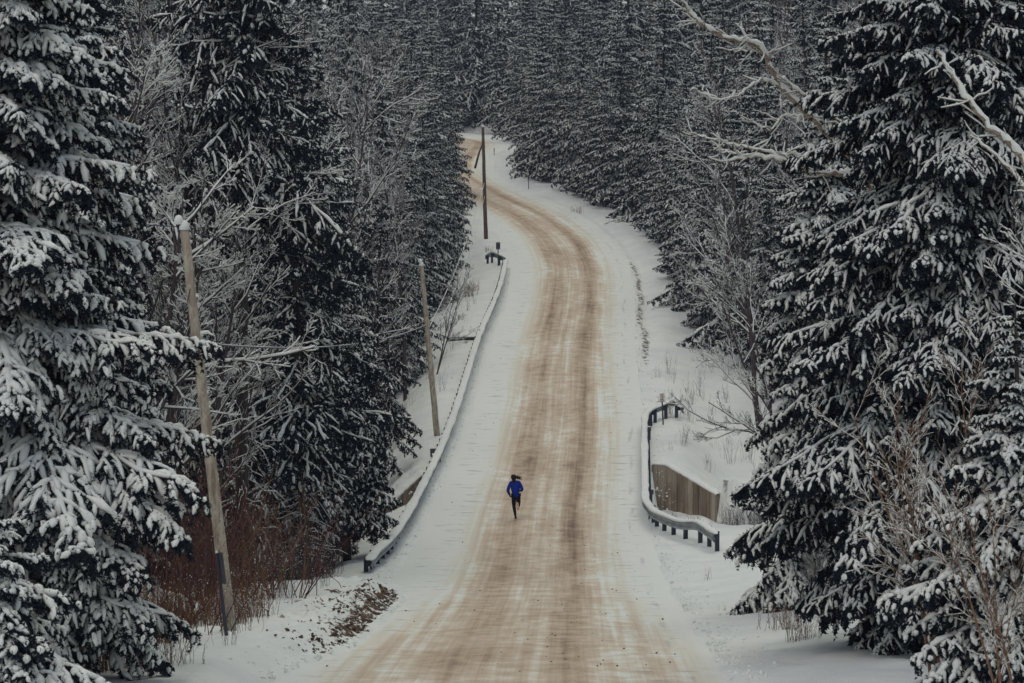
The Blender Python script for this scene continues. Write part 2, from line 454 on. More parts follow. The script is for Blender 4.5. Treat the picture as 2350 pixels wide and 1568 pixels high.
def bough(L, rg, dens=1.0, rf=.04, snowp=.85, ms=4, sides=5, bl=12, hang=.5, blen=.06, spread=.36, heavy=1.0, sparse_in=.12):
    """branch along +X from the origin; returns frozen soup; material 0 needles, 1 snow, 2 bark"""
    so = Soup()
    m = 9
    t = np.linspace(0, 1, m)
    sag = rg.uniform(.12, .32); bend = rg.uniform(-.10, .10)
    main = np.stack([t * L, bend * L * t ** 2, -sag * L * t ** 1.8 + .06 * L * np.maximum(t - .75, 0)], -1)
    main[1:-1] += rg.normal(0, .008 * L, (m - 2, 3))
    so.tubes(main[None], (np.linspace(.012 * L + .006, .004, m))[None], 4, 2)
    n1 = max(4, int(L / .105 * dens))
    tt = np.sort(rg.uniform(sparse_in, 1, n1))
    tt = np.clip(np.linspace(sparse_in, .995, n1) + rg.normal(0, .012, n1), .05, 1)
    sg = np.where(np.arange(n1) % 2, 1, -1)
    base = np.stack([np.interp(tt, t, main[:, k]) for k in range(3)], -1)
    l1 = (spread * L * (1 - tt) ** .8 * np.minimum(1, .45 + tt * 1.6) + .10 + .05 * L * .3) * rg.uniform(.6, 1.2, n1)
    ang = sg * (R(66) - R(34) * tt + rg.normal(0, R(14), n1))
    d1 = np.stack([np.cos(ang), np.sin(ang), rg.normal(-.12, .12, n1)], -1)
    K = 5; tau = np.linspace(0, 1, K)
    dr = rg.uniform(.2, .8, n1)
    P1 = base[:, None] + d1[:, None] * (l1[:, None] * tau)[:, :, None]
    P1[..., 2] -= (dr * l1)[:, None] * tau ** 2
    so.tubes(P1, np.outer(l1 * .008 + .003, 1 - .6 * tau), 3, 2)
    # secondaries
    cnt = np.maximum(1, (l1 / .085 * dens).astype(int))
    idx = np.repeat(np.arange(n1), cnt)
    j = np.concatenate([np.arange(c) for c in cnt])
    ta = (j + .6) / np.repeat(cnt, cnt); ta = np.clip(ta + rg.normal(0, .04, len(ta)), .08, 1)
    n2 = len(idx)
    seg = ta * (K - 1); i0 = np.minimum(seg.astype(int), K - 2); f = (seg - i0)[:, None]
    b2 = P1[idx, i0] * (1 - f) + P1[idx, i0 + 1] * f
    ax = unit(P1[idx, i0 + 1] - P1[idx, i0])
    upv = np.array([0, 0, 1.])
    sd = unit(np.cross(ax, upv))
    s2 = np.where(j % 2, 1, -1)[:, None]
    l2s = 1
    d2 = unit(ax * rg.uniform(.5, 1.1, (n2, 1)) + sd * s2 * rg.uniform(.2, 1.1, (n2, 1)) + upv * rg.normal(-.35, .3, (n2, 1)))
    l2 = (.09 + .34 * np.repeat(l1, cnt) * (1 - ta * .75)) * rg.uniform(.5, 1.15, n2)
    l2 = np.clip(l2, .08, .34)
    k3 = 4; t3 = np.linspace(0, 1, k3)
    P2 = b2[:, None] + d2[:, None] * (l2[:, None] * t3)[:, :, None]
    P2[..., 2] -= (l2 * rg.uniform(.25, .75, n2))[:, None] * t3 ** 2
    # hanging dark shoots
    nh = int(n2 * hang)
    ih = rg.integers(0, n2, nh)
    PH = None
    if nh:
        lh = rg.uniform(.10, .32, nh) * min(1, L / 2 + .3)
        dh = unit(d2[ih] * .6 + rg.normal(0, .25, (nh, 3)) + np.array([0, 0, -.9]))
        PH = b2[ih][:, None] + dh[:, None] * (lh[:, None] * t3)[:, :, None]
    # needles
    def needles(P, per, ln, wd):
        n, k, _ = P.shape
        q = rg.uniform(0, 1, (n, per)); sgm = q * (k - 1); a0 = np.minimum(sgm.astype(int), k - 2); ff = (sgm - a0)[..., None]
        ii = np.arange(n)[:, None]
        p = P[ii, a0] * (1 - ff) + P[ii, a0 + 1] * ff
        a = unit(P[ii, a0 + 1] - P[ii, a0])
        r = unit(rg.normal(0, 1, (n, per, 3)) * np.array([1, 1, .8]))
        d = unit(a * .7 + r) * ln * rg.uniform(.7, 1.3, (n, per, 1))
        sdv = unit(np.cross(d, rg.normal(0, 1, (n, per, 3))))
        so.blades(p.reshape(-1, 3), d.reshape(-1, 3), sdv.reshape(-1, 3), wd, 0)
    needles(P2, bl, blen, blen * .28)
    needles(P1, int(bl * 1.5), blen, blen * .28)
    if nh: needles(PH, bl, blen, blen * .28)
    # snow
    def snow(P, r, prob, prof, lift=.65):
        keep = rg.uniform(0, 1, len(P)) < prob
        P = P[keep].copy(); r = r[keep]
        if not len(P): return
        k = P.shape[1]
        P = P + rg.normal(0, .10, P.shape) * r[:, None, None]
        P[..., 2] += (lift * r)[:, None]
        RR = r[:, None] * np.array(prof)[None] * rg.uniform(.75, 1.25, (len(P), k))
        so.tubes(P, RR, sides, 1, .8, cap=(ms >= 4))
    r2 = rf * rg.uniform(.65, 1.25, n2) * heavy
    if ms >= 4: snow(P2, r2, snowp, [.75, 1.05, 1.0, .35])
    else: snow(P2[:, [0, 2, 3]], r2, snowp, [.85, 1.05, .3])
    r1 = rf * rg.uniform(.9, 1.3, n1) * heavy
    q0 = rg.integers(0, 2, n1)                    # snow lies in separate pads, with bare gaps between
    for a0 in (0, 2):
        seg_ = P1[:, a0:a0 + 3]
        snow(seg_, r1 * rg.uniform(.7, 1.2, n1), snowp * .62, [.5, 1.15, .55])
    for a0 in range(1, m - 2, 2):
        snow(main[None, a0:a0 + 3], np.array([rf * 1.25 * heavy * rg.uniform(.7, 1.2)]), .45 + snowp * .5, [.6, 1.15, .7])
    return so.freeze()

def mesh_of(fz, name, mats):
    s = Soup(); s.V = [fz[0]]; s.F = fz[1]; s.n = len(fz[0]); return s.mesh(name, mats)
TM = [M_needle, M_snow, M_bark]
near_lib = {}
for Ls, nv in ((4.2, 3), (3.0, 3), (1.9, 3), (1.0, 2)):
    near_lib[Ls] = [mesh_of(bough(Ls, np.random.default_rng(100 + int(Ls * 10) + k), 1.0, .046, .86, 4, 5, 17, 1.0, .085), 'branch', TM) for k in range(nv)]
near_thin = {}
for Ls, nv in ((4.2, 3), (3.0, 3), (1.9, 2), (1.0, 2)):
    near_thin[Ls] = [mesh_of(bough(Ls, np.random.default_rng(300 + int(Ls * 10) + k), 1.0, .036, .60, 4, 5, 17, 1.5, .085), 'branch', TM) for k in range(nv)]

def trunk_mesh(H, r0, name='trunk', m=M_bark, bend=.1, k=10, sides=9, seed=0, snow=0):
    g = np.random.default_rng(seed)
    so = Soup(); t = np.linspace(0, 1, k)
    P = np.stack([bend * np.sin(t * 3 + seed), bend * np.cos(t * 2.3 + seed) - bend * math.cos(seed), t * H - .5 * (t == 0)], -1)
    P[0, :2] = P[1, :2]
    so.tubes(P[None], (r0 * (1 - t) ** .85 + .015 + r0 * .25 * np.exp(-t * 25))[None], sides, 0)
    if snow:      # snow plastered on one side of the bark
        n = snow; q = g.uniform(.05, .9, n)
        c = np.stack([np.interp(q, t, P[:, i]) for i in range(3)], -1); rr = np.interp(q, t, r0 * (1 - t) ** .85 + .015)
        an = g.normal(R(240), .7, n); c[:, 0] += rr * np.cos(an) * .9; c[:, 1] += rr * np.sin(an) * .9
        PP = np.stack([c - [0, 0, .08], c, c + [0, 0, .08]], 1) + g.normal(0, .02, (n, 3, 3))
        so.tubes(PP, np.outer(g.uniform(.02, .05, n), [.3, 1, .3]), 5, 1)
    return so.mesh(name, [m, M_snow])

def near_spruce(px, d, H, Rr, label, seed, lib=near_lib, zb=.3, whorl=.34, per=6, tilt=0.0, wide=.82, x=None, skirt=.8, skq=.15):
    g = np.random.default_rng(seed)
    x = px2x(px, d) if x is None else x
    root = empty('spruce_tree', (x, d, gz(x, d) - .05), 0, label, 'tree', 'spruce trees in the forest')
    root.rotation_euler = (0, tilt, 0)
    put('trunk', trunk_mesh(H, H * .011 + .03, seed=seed), root)
    z = zb; keys = sorted(lib)
    while z < H - .25:
        q = z / H
        Lz = Rr * (1 - q) ** wide * min(1, skirt + (1 - skirt) * q / skq)
        n = per if Lz > 1 else 5
        a0 = g.uniform(0, 6.28)
        for i in range(n):
            a = a0 + i * 6.283 / n + g.normal(0, .22)
            l = max(.35, Lz * g.uniform(.66, 1.12) * (1 + .35 * float(vnoise(a * 1.2, z * .5, seed))))
            k = min(keys, key=lambda kk: abs(math.log(kk / l)))
            me = lib[k][g.integers(len(lib[k]))]
            pit = R(20) - R(36) * q + g.normal(0, R(6))         # lower boughs sag, upper reach up
            s = l / k
            put('branch', me, root, (0, 0, z + g.uniform(-.12, .12)), (g.normal(0, .12), pit, a), (s, s * g.uniform(.9, 1.15), s))
        z += whorl * g.uniform(.8, 1.2) * (1.15 if Lz > 2.5 else .9)
    return root

# ---- merged crowns for trees farther off
def low_lib(seed, dens, rf, snowp, bl, blen, hang, heavy=1.0, sizes=(3.0, 2.0, 1.2, .7)):
    return {Ls: [bough(Ls, np.random.default_rng(seed + int(Ls * 10) + k * 7), dens, rf, snowp, 3, 3 if rf > .05 else 4, bl, hang, blen, .36, heavy) for k in range(3)] for Ls in sizes}
def crown_mesh(H, Rr, lib, seed, zb=1.0, whorl=.45, per=5, wide=.8, dead=0, irregular=.2):
    g = np.random.default_rng(seed); so = Soup(); keys = sorted(lib)
    z = zb
    while z < H - .15:
        q = (z - zb * .6) / (H - zb * .6)
        Lz = Rr * max(1 - q, .02) ** wide * min(1, .70 + q * 2)
        n = per if Lz > .8 else 4
        a0 = g.uniform(0, 6.28)
        for i in range(n):
            if g.uniform() < irregular * .5: continue
            a = a0 + i * 6.283 / n + g.normal(0, .3)
            l = max(.25, Lz * g.uniform(1 - irregular * 1.6, 1 + irregular) * (1 + .75 * float(vnoise(a * 1.1, z * .33, seed))))
            k = min(keys, key=lambda kk: abs(math.log(kk / l)))
            fz = lib[k][g.integers(len(lib[k]))]
            pit = R(24) - R(48) * q + g.normal(0, R(8))
            s = l / k
            M = Matrix.Translation((0, 0, z + g.uniform(-.15, .15))) @ Matrix.Rotation(a, 4, 'Z') @ Matrix.Rotation(pit, 4, 'Y') @ Matrix.Rotation(g.normal(0, .15), 4, 'X') @ Matrix.Diagonal((s, s, s, 1))
            so.stamp(fz, M)
        z += whorl * g.uniform(.75, 1.25) * (1.0 if Lz > 1.2 else .75)
    if dead:                                    # bare dead branches below the live crown
        n = dead; zz = g.uniform(1.0, zb + 1, n); a = g.uniform(0, 6.28, n); l = g.uniform(.6, 2.0, n)
        dv = np.stack([np.cos(a), np.sin(a), g.normal(-.12, .15, n)], -1)
        t = np.linspace(0, 1, 5)
        P = np.stack([0 * zz, 0 * zz, zz], -1)[:, None] + dv[:, None] * (l[:, None] * t)[:, :, None]
        P[..., 2] -= (.18 * l)[:, None] * t ** 2; P[:, 1:] += g.normal(0, .04, (n, 4, 3))
        so.tubes(P, np.outer(l * .008 + .004, 1 - .7 * t), 3, 2)
        P2 = P.copy(); P2[..., 2] += .018
        so.tubes(P2, np.outer(g.uniform(.010, .022, n), [.6, 1, 1, 1, .4]), 4, 1)
    return so.mesh('crown', TM)

libA = low_lib(500, .60, .047, .68, 7, .125, .8)
libB = low_lib(600, .58, .040, .48, 8, .13, 1.0)
libC = low_lib(700, .38, .080, .70, 7, .18, .8, 1.0, (4.2, 3.0, 2.0, 1.2, .7))
mid_var = [(crown_mesh(21, 4.3, libA, 1, .8, .64, 6, .72), 21), (crown_mesh(25, 4.5, libA, 2, 2.5, .72, 6, .7, dead=30, irregular=.3), 25), (crown_mesh(16, 3.8, libA, 3, .4, .56, 6, .75), 16),
           (crown_mesh(22, 3.4, libB, 4, 4.5, .55, 5, .65, dead=60, irregular=.4), 22)]
big_dark = (crown_mesh(24, 4.1, libB, 6, 10.5, .42, 6, .62, dead=60, irregular=.3), 24)
far_var = [(crown_mesh(22, 4.9, libC, 11, .5, .80, 6, .75), 22), (crown_mesh(27, 5.3, libC, 12, 1.0, .86, 6, .7), 27), (crown_mesh(18, 4.3, libC, 13, .3, .75, 6, .78), 18), (crown_mesh(25, 4.3, libC, 14, 1.5, .8, 5, .7, irregular=.4), 25), (crown_mesh(13, 3.4, libC, 15, .3, .7, 5, .8, irregular=.35), 13)]
trunks = {}
def spruce(x, y, var, seed, label, group=None, sc=1.0, near_plaster=False, sink=.1):
    g = np.random.default_rng(seed)
    me, H = var
    root = empty('spruce_tree', (x, y, gz(x, y) - sink), g.uniform(0, 6.28), label, 'tree', group)
    root.rotation_euler = (g.normal(0, .03), g.normal(0, .03), g.uniform(0, 6.28))
    root.scale = (sc * g.uniform(.85, 1.15), sc * g.uniform(.85, 1.15), sc * g.uniform(.9, 1.12))
    if H not in trunks: trunks[H] = trunk_mesh(H, H * .0085 + .02, seed=int(H), snow=40)
    put('trunk', trunks[H], root); put('crown', me, root)
    return root

# ------------------------------------------------------------------ bare hardwoods
def hardwood(H, seed, levels=(12, 7, 6, 4), r0=.13, spreadv=.55, up=.35, snow=1.0, stems=1, trunk_bare=.25, kids=(5, 4, 3, 3), minr=.006):
    g = np.random.default_rng(seed)
    tr, tw = Soup(), Soup()
    k = 8; t = np.linspace(0, 1, k)
    n = stems
    a = g.uniform(0, 6.28, n); lean = (.05 if n == 1 else .28) * g.uniform(.6, 1.3, n)
    d = np.stack([np.cos(a) * lean, np.sin(a) * lean, np.ones(n)], -1)
    L = H * g.uniform(.8, 1.0, n); r = np.full(n, r0) / n ** .4
    base = np.zeros((n, 3)); base[:, :2] = g.normal(0, .12 * (n > 1), (n, 2)); base[:, 2] = -.3
    def grow(base, d, L, r, wig, upb, k):
        nn = len(base); t = np.linspace(0, 1, k)
        dd = unit(d)[:, None] + np.cumsum(g.normal(0, wig, (nn, k, 3)), 1)
        dd[..., 2] += upb * t[None]
        dd = unit(dd)
        st = (L / (k - 1))[:, None, None] * dd
        P = base[:, None] + np.concatenate([np.zeros((nn, 1, 3)), np.cumsum(st[:, :-1], 1)], 1)
        return P
    def snow_on(so, P, r, m):
        T = unit(np.gradient(P, axis=1)); hz = np.sqrt(np.clip(1 - T[..., 2] ** 2, 0, 1))
        t = np.linspace(0, 1, P.shape[1])
        rr = r[:, None] * (1 - .6 * t)[None]
        Ps = P.copy(); sr = (np.maximum(rr * .85, .011) * np.clip(hz * 1.5 - .25, .02, 1) * snow) * g.uniform(.7, 1.3, rr.shape)
        Ps[..., 2] += rr * .75 + sr * .3
        so.tubes(Ps, sr, 4 if m else 3, 1)
    P = grow(base, d, L, r, .05, .1, k)
    tr.tubes(P, r[:, None] * (1 - .82 * t)[None], 7, 0); snow_on(tr, P, r * .8, 1)
    par = (P, r, L)
    for li, cnt in enumerate(kids):
        P, r, L = par; nn, k0, _ = P.shape
        cc = int(levels[li]) if li < len(levels) else cnt
        idx = np.repeat(np.arange(nn), cc)
        lo = trunk_bare if li == 0 else .15
        q = g.uniform(lo, 1, len(idx)); sg = q * (k0 - 1); i0 = np.minimum(sg.astype(int), k0 - 2); f = (sg - i0)[:, None]
        b = P[idx, i0] * (1 - f) + P[idx, i0 + 1] * f
        ax = unit(P[idx, i0 + 1] - P[idx, i0])
        rd = g.normal(0, 1, (len(idx), 3)); rd -= ax * (rd * ax).sum(1, keepdims=True); rd = unit(rd)
        d = unit(ax * (1 - spreadv * .5) + rd * spreadv * g.uniform(.7, 1.5, (len(idx), 1)) + np.array([0, 0, .15]))
        Ln = L[idx] * (.50 if li else .42) * (1 - .55 * q) * g.uniform(.6, 1.2, len(idx))
        rn = np.maximum(r[idx] * (1 - .6 * q) * .55, minr)
        kk = (6, 5, 4, 3)[min(li, 3)]
        Pn = grow(b, d, Ln, rn, .12, up, kk)
        tt = np.linspace(0, 1, kk)
        so = tr if li == 0 else tw
        so.tubes(Pn, rn[:, None] * (1 - .65 * tt)[None], 4 if li < 2 else 3, 0); snow_on(so, Pn, rn, li < 2)
        par = (Pn, rn, Ln)
    return tr, tw
def hw_pair(*a, mt=M_twig, **k):
    tr, tw = hardwood(*a, **k)
    return tr.mesh('trunk', [mt, M_snow]), tw.mesh('twigs', [mt, M_snow])
hw_var = [hw_pair(16, 21, levels=(15, 8, 6, 3), minr=.012, snow=1.3), hw_pair(13, 22, levels=(12, 7, 6, 3), stems=2, minr=.011, snow=1.3), hw_pair(18, 23, levels=(16, 8, 6, 3), spreadv=.45, minr=.012, snow=1.2)]
hw_fork = hw_pair(13.5, 31, levels=(8, 8, 6, 4), stems=3, r0=.24, spreadv=.6, up=.22, snow=1.5, minr=.007)
hw_fine = [hw_pair(6.5, 41, levels=(9, 7, 5), kids=(1, 1, 1), stems=6, r0=.09, spreadv=.5, up=.2, minr=.005),
           hw_pair(5.0, 42, levels=(8, 7, 5), kids=(1, 1, 1), stems=7, r0=.07, spreadv=.55, up=.1, minr=.005, snow=.35),
           hw_pair(5.5, 43, levels=(9, 7, 4), kids=(1, 1, 1), stems=7, r0=.07, spreadv=.5, up=.15, minr=.006, snow=.5, mt=M_brown)]
def tree2(name, pair, x, y, label, cat, group, rz=0, sc=1.0, tilt=(0, 0), sink=.1):
    root = empty(name, (x, y, gz(x, y) - sink), 0, label, cat, group)
    root.rotation_euler = (tilt[0], tilt[1], rz); root.scale = (sc,) * 3
    put('trunk', pair[0], root); put('twigs', pair[1], root)
    return root

# ------------------------------------------------------------------ thicket shrubs
def stems(n, H, seed, spread=.5, mt=M_red, fleck=1.0, r=.009, sub=3, base=.35):
    g = np.random.default_rng(seed); so = Soup()
    k = 6; t = np.linspace(0, 1, k)
    b = np.concatenate([g.normal(0, base, (n, 2)), np.full((n, 1), -.1)], 1)
    a = g.uniform(0, 6.28, n); ln = np.abs(g.normal(0, spread * .5, n))
    h = H * g.uniform(.45, 1, n)
    d = unit(np.stack([np.cos(a) * ln, np.sin(a) * ln, np.ones(n)], -1))
    P = b[:, None] + d[:, None] * (h[:, None] * t)[:, :, None] + np.cumsum(g.normal(0, .034 * H / 2, (n, k, 3)) * [1, 1, .2], 1)
    so.tubes(P, np.outer(r * g.uniform(.7, 1.5, n), 1 - .6 * t), 3, 0)
    if sub:
        idx = np.repeat(np.arange(n), sub); q = g.uniform(.3, .95, len(idx)); sg = q * (k - 1); i0 = np.minimum(sg.astype(int), k - 2); f = (sg - i0)[:, None]
        b2 = P[idx, i0] * (1 - f) + P[idx, i0 + 1] * f
        a2 = g.uniform(0, 6.28, len(idx)); d2 = unit(np.stack([np.cos(a2) * .7, np.sin(a2) * .7, np.ones(len(idx)) * .9], -1))
        L2 = h[idx] * g.uniform(.15, .35, len(idx)); t4 = np.linspace(0, 1, 4)
        P2 = b2[:, None] + d2[:, None] * (L2[:, None] * t4)[:, :, None] + np.cumsum(g.normal(0, .02, (len(idx), 4, 3)), 1)
        so.tubes(P2, np.outer(np.full(len(idx), r * .6), 1 - .6 * t4), 3, 0)
        nf = int(len(idx) * fleck); ii = g.integers(0, len(idx), nf); c = P2[ii, g.integers(0, 4, nf)]
        tt = np.stack([c - d2[ii] * .016, c + [0, 0, .01], c + d2[ii] * .02], 1)
        so.tubes(tt, np.outer(g.uniform(.007, .02, nf), [.3, 1, .3]), 4, 1)
    return so.mesh('stems', [mt, M_snow])
red_var = [stems(22, 3.4, 51, .7, fleck=.30, r=.012, sub=4, base=.5), stems(15, 2.8, 52, .8, fleck=.4, mt=M_brown, r=.014, sub=4, base=.5), stems(20, 4.8, 53, .5, fleck=.25, r=.014, sub=5, base=.5), stems(13, 4.0, 54, .7, fleck=.3, mt=M_brown, r=.016, sub=5, base=.6)]
tan_var = [stems(40, 1.3, 61, .5, M_tan, .8), stems(30, 1.7, 62, .6, M_tan, .7)]
dark_var = [stems(30, 2.4, 71, .9, M_twig, 1.0, .010, 4), stems(26, 1.8, 72, 1.1, M_twig, 1.0, .009, 4)]
weed_var = [stems(9, 1.1, 81, .35, M_twig, .25, .005, 2, .18), stems(7, .8, 82, .35, M_tan, .15, .005, 2, .15), stems(12, 1.5, 83, .5, M_twig, .3, .006, 3, .3)]
def shrub(name, me, x, y, label, group, sc=1.0, rz=None, cat='shrub', sink=0.05):
    o = put(name, me, None, (x, y, gz(x, y) - sink), (0, 0, random.uniform(0, 6.28) if rz is None else rz), sc)
    return tag(o, label, cat, group)

# ------------------------------------------------------------------ guard rails
PROFILE = [(-.03, -.155), (.015, -.155), (.05, -.11), (.05, -.07), (.0, -.03), (.0, .03), (.05, .07), (.05, .11), (.015, .155), (-.03, .155), (-.03, .12), (.005, .08), (-.04, .0), (.005, -.08), (-.03, -.12)]
def polyline(pts, step):
    p = np.array(pts, float); s = np.concatenate([[0], np.cumsum(np.hypot(*np.diff(p[:, :2], axis=0).T))])
    q = np.arange(0, s[-1], step); q = np.append(q, s[-1])
    return np.stack([np.interp(q, s, p[:, i]) for i in range(p.shape[1])], -1)
def guard_rail(pts, side, label, posts_every=1.9, hgt=.60, snow_w=.19, group='guard rails beside the road', sections=4.0, zs=None, no_post_in=None):
    """pts: (x, y, extra height); side: +1 when the road lies on the right hand of the direction of travel"""
    fine = polyline(pts, .35)
    # smooth corners
    for _ in range(3): fine[1:-1] = .25 * fine[:-2] + .5 * fine[1:-1] + .25 * fine[2:]
    z = np.array([float(zr(y)) if abs(uof(x, y)) < 6.2 else gz(x, y) for x, y in fine[:, :2]])
    for _ in range(14): z[1:-1] = .25 * z[:-2] + .5 * z[1:-1] + .25 * z[2:]
    z = z + fine[:, 2]
    P = np.stack([fine[:, 0], fine[:, 1], z + hgt], -1)
    T = np.gradient(P, axis=0); T[:, 2] = 0; T = unit(T)
    Nn = np.stack([T[:, 1], -T[:, 0], 0 * T[:, 0]], -1) * side            # points to the road
    root = empty('guard_rail', (P[0, 0], P[0, 1], z[0]), 0, label, 'guard rail', group)
    org = np.array(root.location)
    pr = np.array(PROFILE); m = len(pr)
    ring = P[:, None] + Nn[:, None] * pr[None, :, 0, None] + np.array([0, 0, 1.])[None, None] * pr[None, :, 1, None] - org
    n = len(P)
    ln = int(sections / .35)
    for a in range(0, n - 1, ln):
        b = min(a + ln + 1, n)
        if b - a < 2: continue
        so = Soup(); rr = ring[a:b].copy()
        rr += Nn[a:b, None] * (.004 if (a // ln) % 2 else 0)
        i = np.arange(b - a - 1)[:, None] * m; j = np.arange(m)[None]; j2 = (j + 1) % m
        so.add(rr, np.stack([i + j, i + j2, i + m + j2, i + m + j], -1).reshape(-1, 4), 0)
        so.obj('rail_beam', [M_steel], root, False)
    # snow lying along the top
    so = Soup(); k = 9; th = np.linspace(0, np.pi, k)
    g = np.random.default_rng(int(n)); w = snow_w * (1 + .18 * g.normal(0, 1, n)); hh = (.075 + .02 * g.normal(0, 1, n))
    w = np.convolve(np.pad(w, 2, 'edge'), np.ones(5) / 5, 'valid'); hh = np.convolve(np.pad(hh, 2, 'edge'), np.ones(5) / 5, 'valid')
    w[0] *= .4; w[-1] *= .4; hh[0] *= .3; hh[-1] *= .3
    cs = P[:, None] - Nn[:, None] * .06 + Nn[:, None] * (np.cos(th)[None, :, None] * w[:, None, None]) + np.array([0, 0, 1.]) * (np.sin(th)[None, :, None] ** .6 * hh[:, None, None] * 1.3 + .157) - org
    i = np.arange(n - 1)[:, None] * k; j = np.arange(k - 1)[None]
    so.add(cs, np.stack([i + j, i + j + 1, i + k + j + 1, i + k + j], -1).reshape(-1, 4), 0)
    i = np.arange(n - 1) * k
    so.F.append((np.stack([i, i + k, i + 2 * k - 1, i + k - 1], -1), 0))
    so.obj('snow_cap', [M_snow], root)
    # posts with their spacer blocks (I-section steel)
    so = Soup()
    so.box((0, 0, -.22), (.005, .075, .62), 0); so.box((0, .072, -.22), (.055, .006, .618), 0); so.box((0, -.072, -.22), (.055, .006, .618), 0)
    so.box((0, .135, .24), (.05, .055, .15), 0)
    pm = so.mesh('post', [M_dsteel, M_snow], False)
    st = max(1, int(posts_every / .35))
    for a in range(2, n, st):
        p = P[a]
        if no_post_in and no_post_in(p[0], p[1]): continue
        c = p - Nn[a] * .245 - org
        put('post', pm, root, tuple(c + [0, 0, -.24]), (0, 0, math.atan2(Nn[a, 1], Nn[a, 0]) - math.pi / 2), (1, 1, 1))
    return root

def on_u(u, y): return (float(xr(y)) + u, y)
ptsL = [(px2x(852, 99.0) , 98.0, -.25), (px2x(868, 100.5), 100.5, -.05), (px2x(905, 106), 106, 0), (px2x(930, 112), 112, 0.0)] + [(on_u(-5.05, y)[0], y, 0) for y in range(117, 222, 5)] + [(px2x(1162, 224), 224.5, 0)]
guard_rail(ptsL, 1, 'long snow-capped guard rail running up the left edge of the road')
endL = [(px2x(1159, 226), 226.3, .0), (px2x(1140, 227.5), 228.2, .05), (px2x(1126, 229), 229.5, .1), (px2x(1114, 229), 228.9, -.1)]
guard_rail(endL, 1, 'short dark guard rail end wing across the far end of the left guard rail', snow_w=.03)
ptsR = [(px2x(1643, 106), 106.0, -.05), (px2x(1600, 109.0), 109.5, .12), (px2x(1575, 109.5), 110.3, .0), (px2x(1535, 112), 112.0, 0), (px2x(1495, 115), 114.6, 0), (px2x(1480, 117.5), 118, 0), (px2x(1478, 128), 128, 0), (px2x(1477, 138), 138, 0), (px2x(1478, 144.5), 144.5, 0), (px2x(1490, 146.5), 146.8, .0), (px2x(1520, 148), 148.2, .05), (px2x(1553, 149.5), 149.6, .15), (px2x(1569, 148), 148.0, -.1)]
guard_rail(ptsR, -1, 'guard rail with bent ends round the culvert on the right of the road', posts_every=1.42, snow_w=.17)

# rusty steel bridge rail stubs standing across the culvert ends
def stub(x0, x1, y, label, hz=.35, rz=0.0, posts=(.75,)):
    zc = float(zr(y)) + hz
    root = empty('steel_barrier_stub', ((x0 + x1) / 2, y, zc - hz), rz, label, 'barrier', 'rusty steel stubs behind the guard rails')
    w = (x1 - x0) / 2
    so = Soup(); so.box((0, 0, hz + .05), (w, .05, .10), 0); so.box((-w + .05, 0, hz - .12), (.045, .047, .10), 0); so.obj('cross_beam', [M_rust], root, False)
    for q in posts:
        so = Soup(); so.box((-w + 2 * w * q, .08, hz - .55), (.10, .05, .62), 0); so.obj('post', [M_rust], root, False)
    so = Soup(); so.tubes(np.array([[[-w, 0, hz + .17], [0, 0, hz + .18], [w, 0, hz + .17]]]), np.array([[.03, .07, .03]]), 6, 0, .5); so.obj('snow_cap', [M_snow], root)
stub(px2x(986, 134), px2x(1014, 134), 134.3, 'rusty steel stub by the foot of the middle utility pole', .55, .0, (.70,))
stub(px2x(1482, 141), px2x(1496, 141), 141.2, 'rusty steel stub behind the right guard rail above the concrete wall', .55, .0, (.6,))
stub(px2x(1484, 122), px2x(1502, 122), 122.3, 'rusty steel stub behind the right guard rail beside the concrete wall', .45, .1, (.6,))

# ------------------------------------------------------------------ culvert wing walls
def wing_wall(p0, p1, pts, label, boards=14):
    """p0, p1: foot line (x,y); pts: outline (t along wall, z)"""
    root = empty('wing_wall', (p0[0], p0[1], 0), 0, label, 'wall', 'concrete wing walls of the culvert')
    d = np.array([p1[0] - p0[0], p1[1] - p0[1]]); ln = np.hypot(*d); d /= ln; nrm = np.array([d[1], -d[0]])
    def top(t): return np.interp(t, [q[0] for q in pts], [q[1] for q in pts])
    zb = min(q[1] for q in pts) - 3.5
    so = Soup()
    t = np.array(sorted(set([0, 1] + [q[0] for q in pts])))
    f = [np.array([*(d * ln * a), 0]) for a in t]
    V = []
    for a, b in zip(t, f):
        for off in (0, -.75):
            for z in (zb, float(top(a)) - .03): V.append([b[0] + nrm[0] * off, b[1] + nrm[1] * off, z])
    F = []
    for i in range(len(t) - 1):
        o = i * 4; F += [[o, o + 4, o + 5, o + 1], [o + 2, o + 3, o + 7, o + 6], [o + 1, o + 5, o + 7, o + 3]]
    F += [[0, 1, 3, 2], [4 * len(t) - 4, 4 * len(t) - 2, 4 * len(t) - 1, 4 * len(t) - 3]]
    so.add(V, F, 0); so.obj('wall_core', [M_conc], root, False)
    g = np.random.default_rng(3)
    e = np.linspace(0, 1, boards + 1); e[1:-1] += g.normal(0, .008, boards - 1)
    for i in range(boards):                       # board-marked faces, joints recessed
        a, b = e[i] + .003, e[i + 1] - .003; o = .028 + g.uniform(0, .016)
        so = Soup(); V = []
        for q in (a, b):
            c = d * ln * q
            for off in (.004, o):
                for z in (zb, float(top(q)) - .012): V.append([c[0] + nrm[0] * off, c[1] + nrm[1] * off, z])
        so.add(V, [[2, 6, 7, 3], [0, 2, 3, 1], [4, 5, 7, 6], [1, 3, 7, 5]], 0); so.obj('board_mark_panel', [M_conc], root, False)
    so = Soup()                                   # thin line of snow along the coping
    tt = np.linspace(0, 1, 30); c = (d * ln)[None] * tt[:, None] - nrm * .40
    so.tubes(np.stack([c[:, 0], c[:, 1], top(tt) + .0], -1)[None], (.37 + .02 * g.normal(0, 1, 30))[None], 10, 0, .22); so.obj('snow_cap', [M_snow], root)
    return root
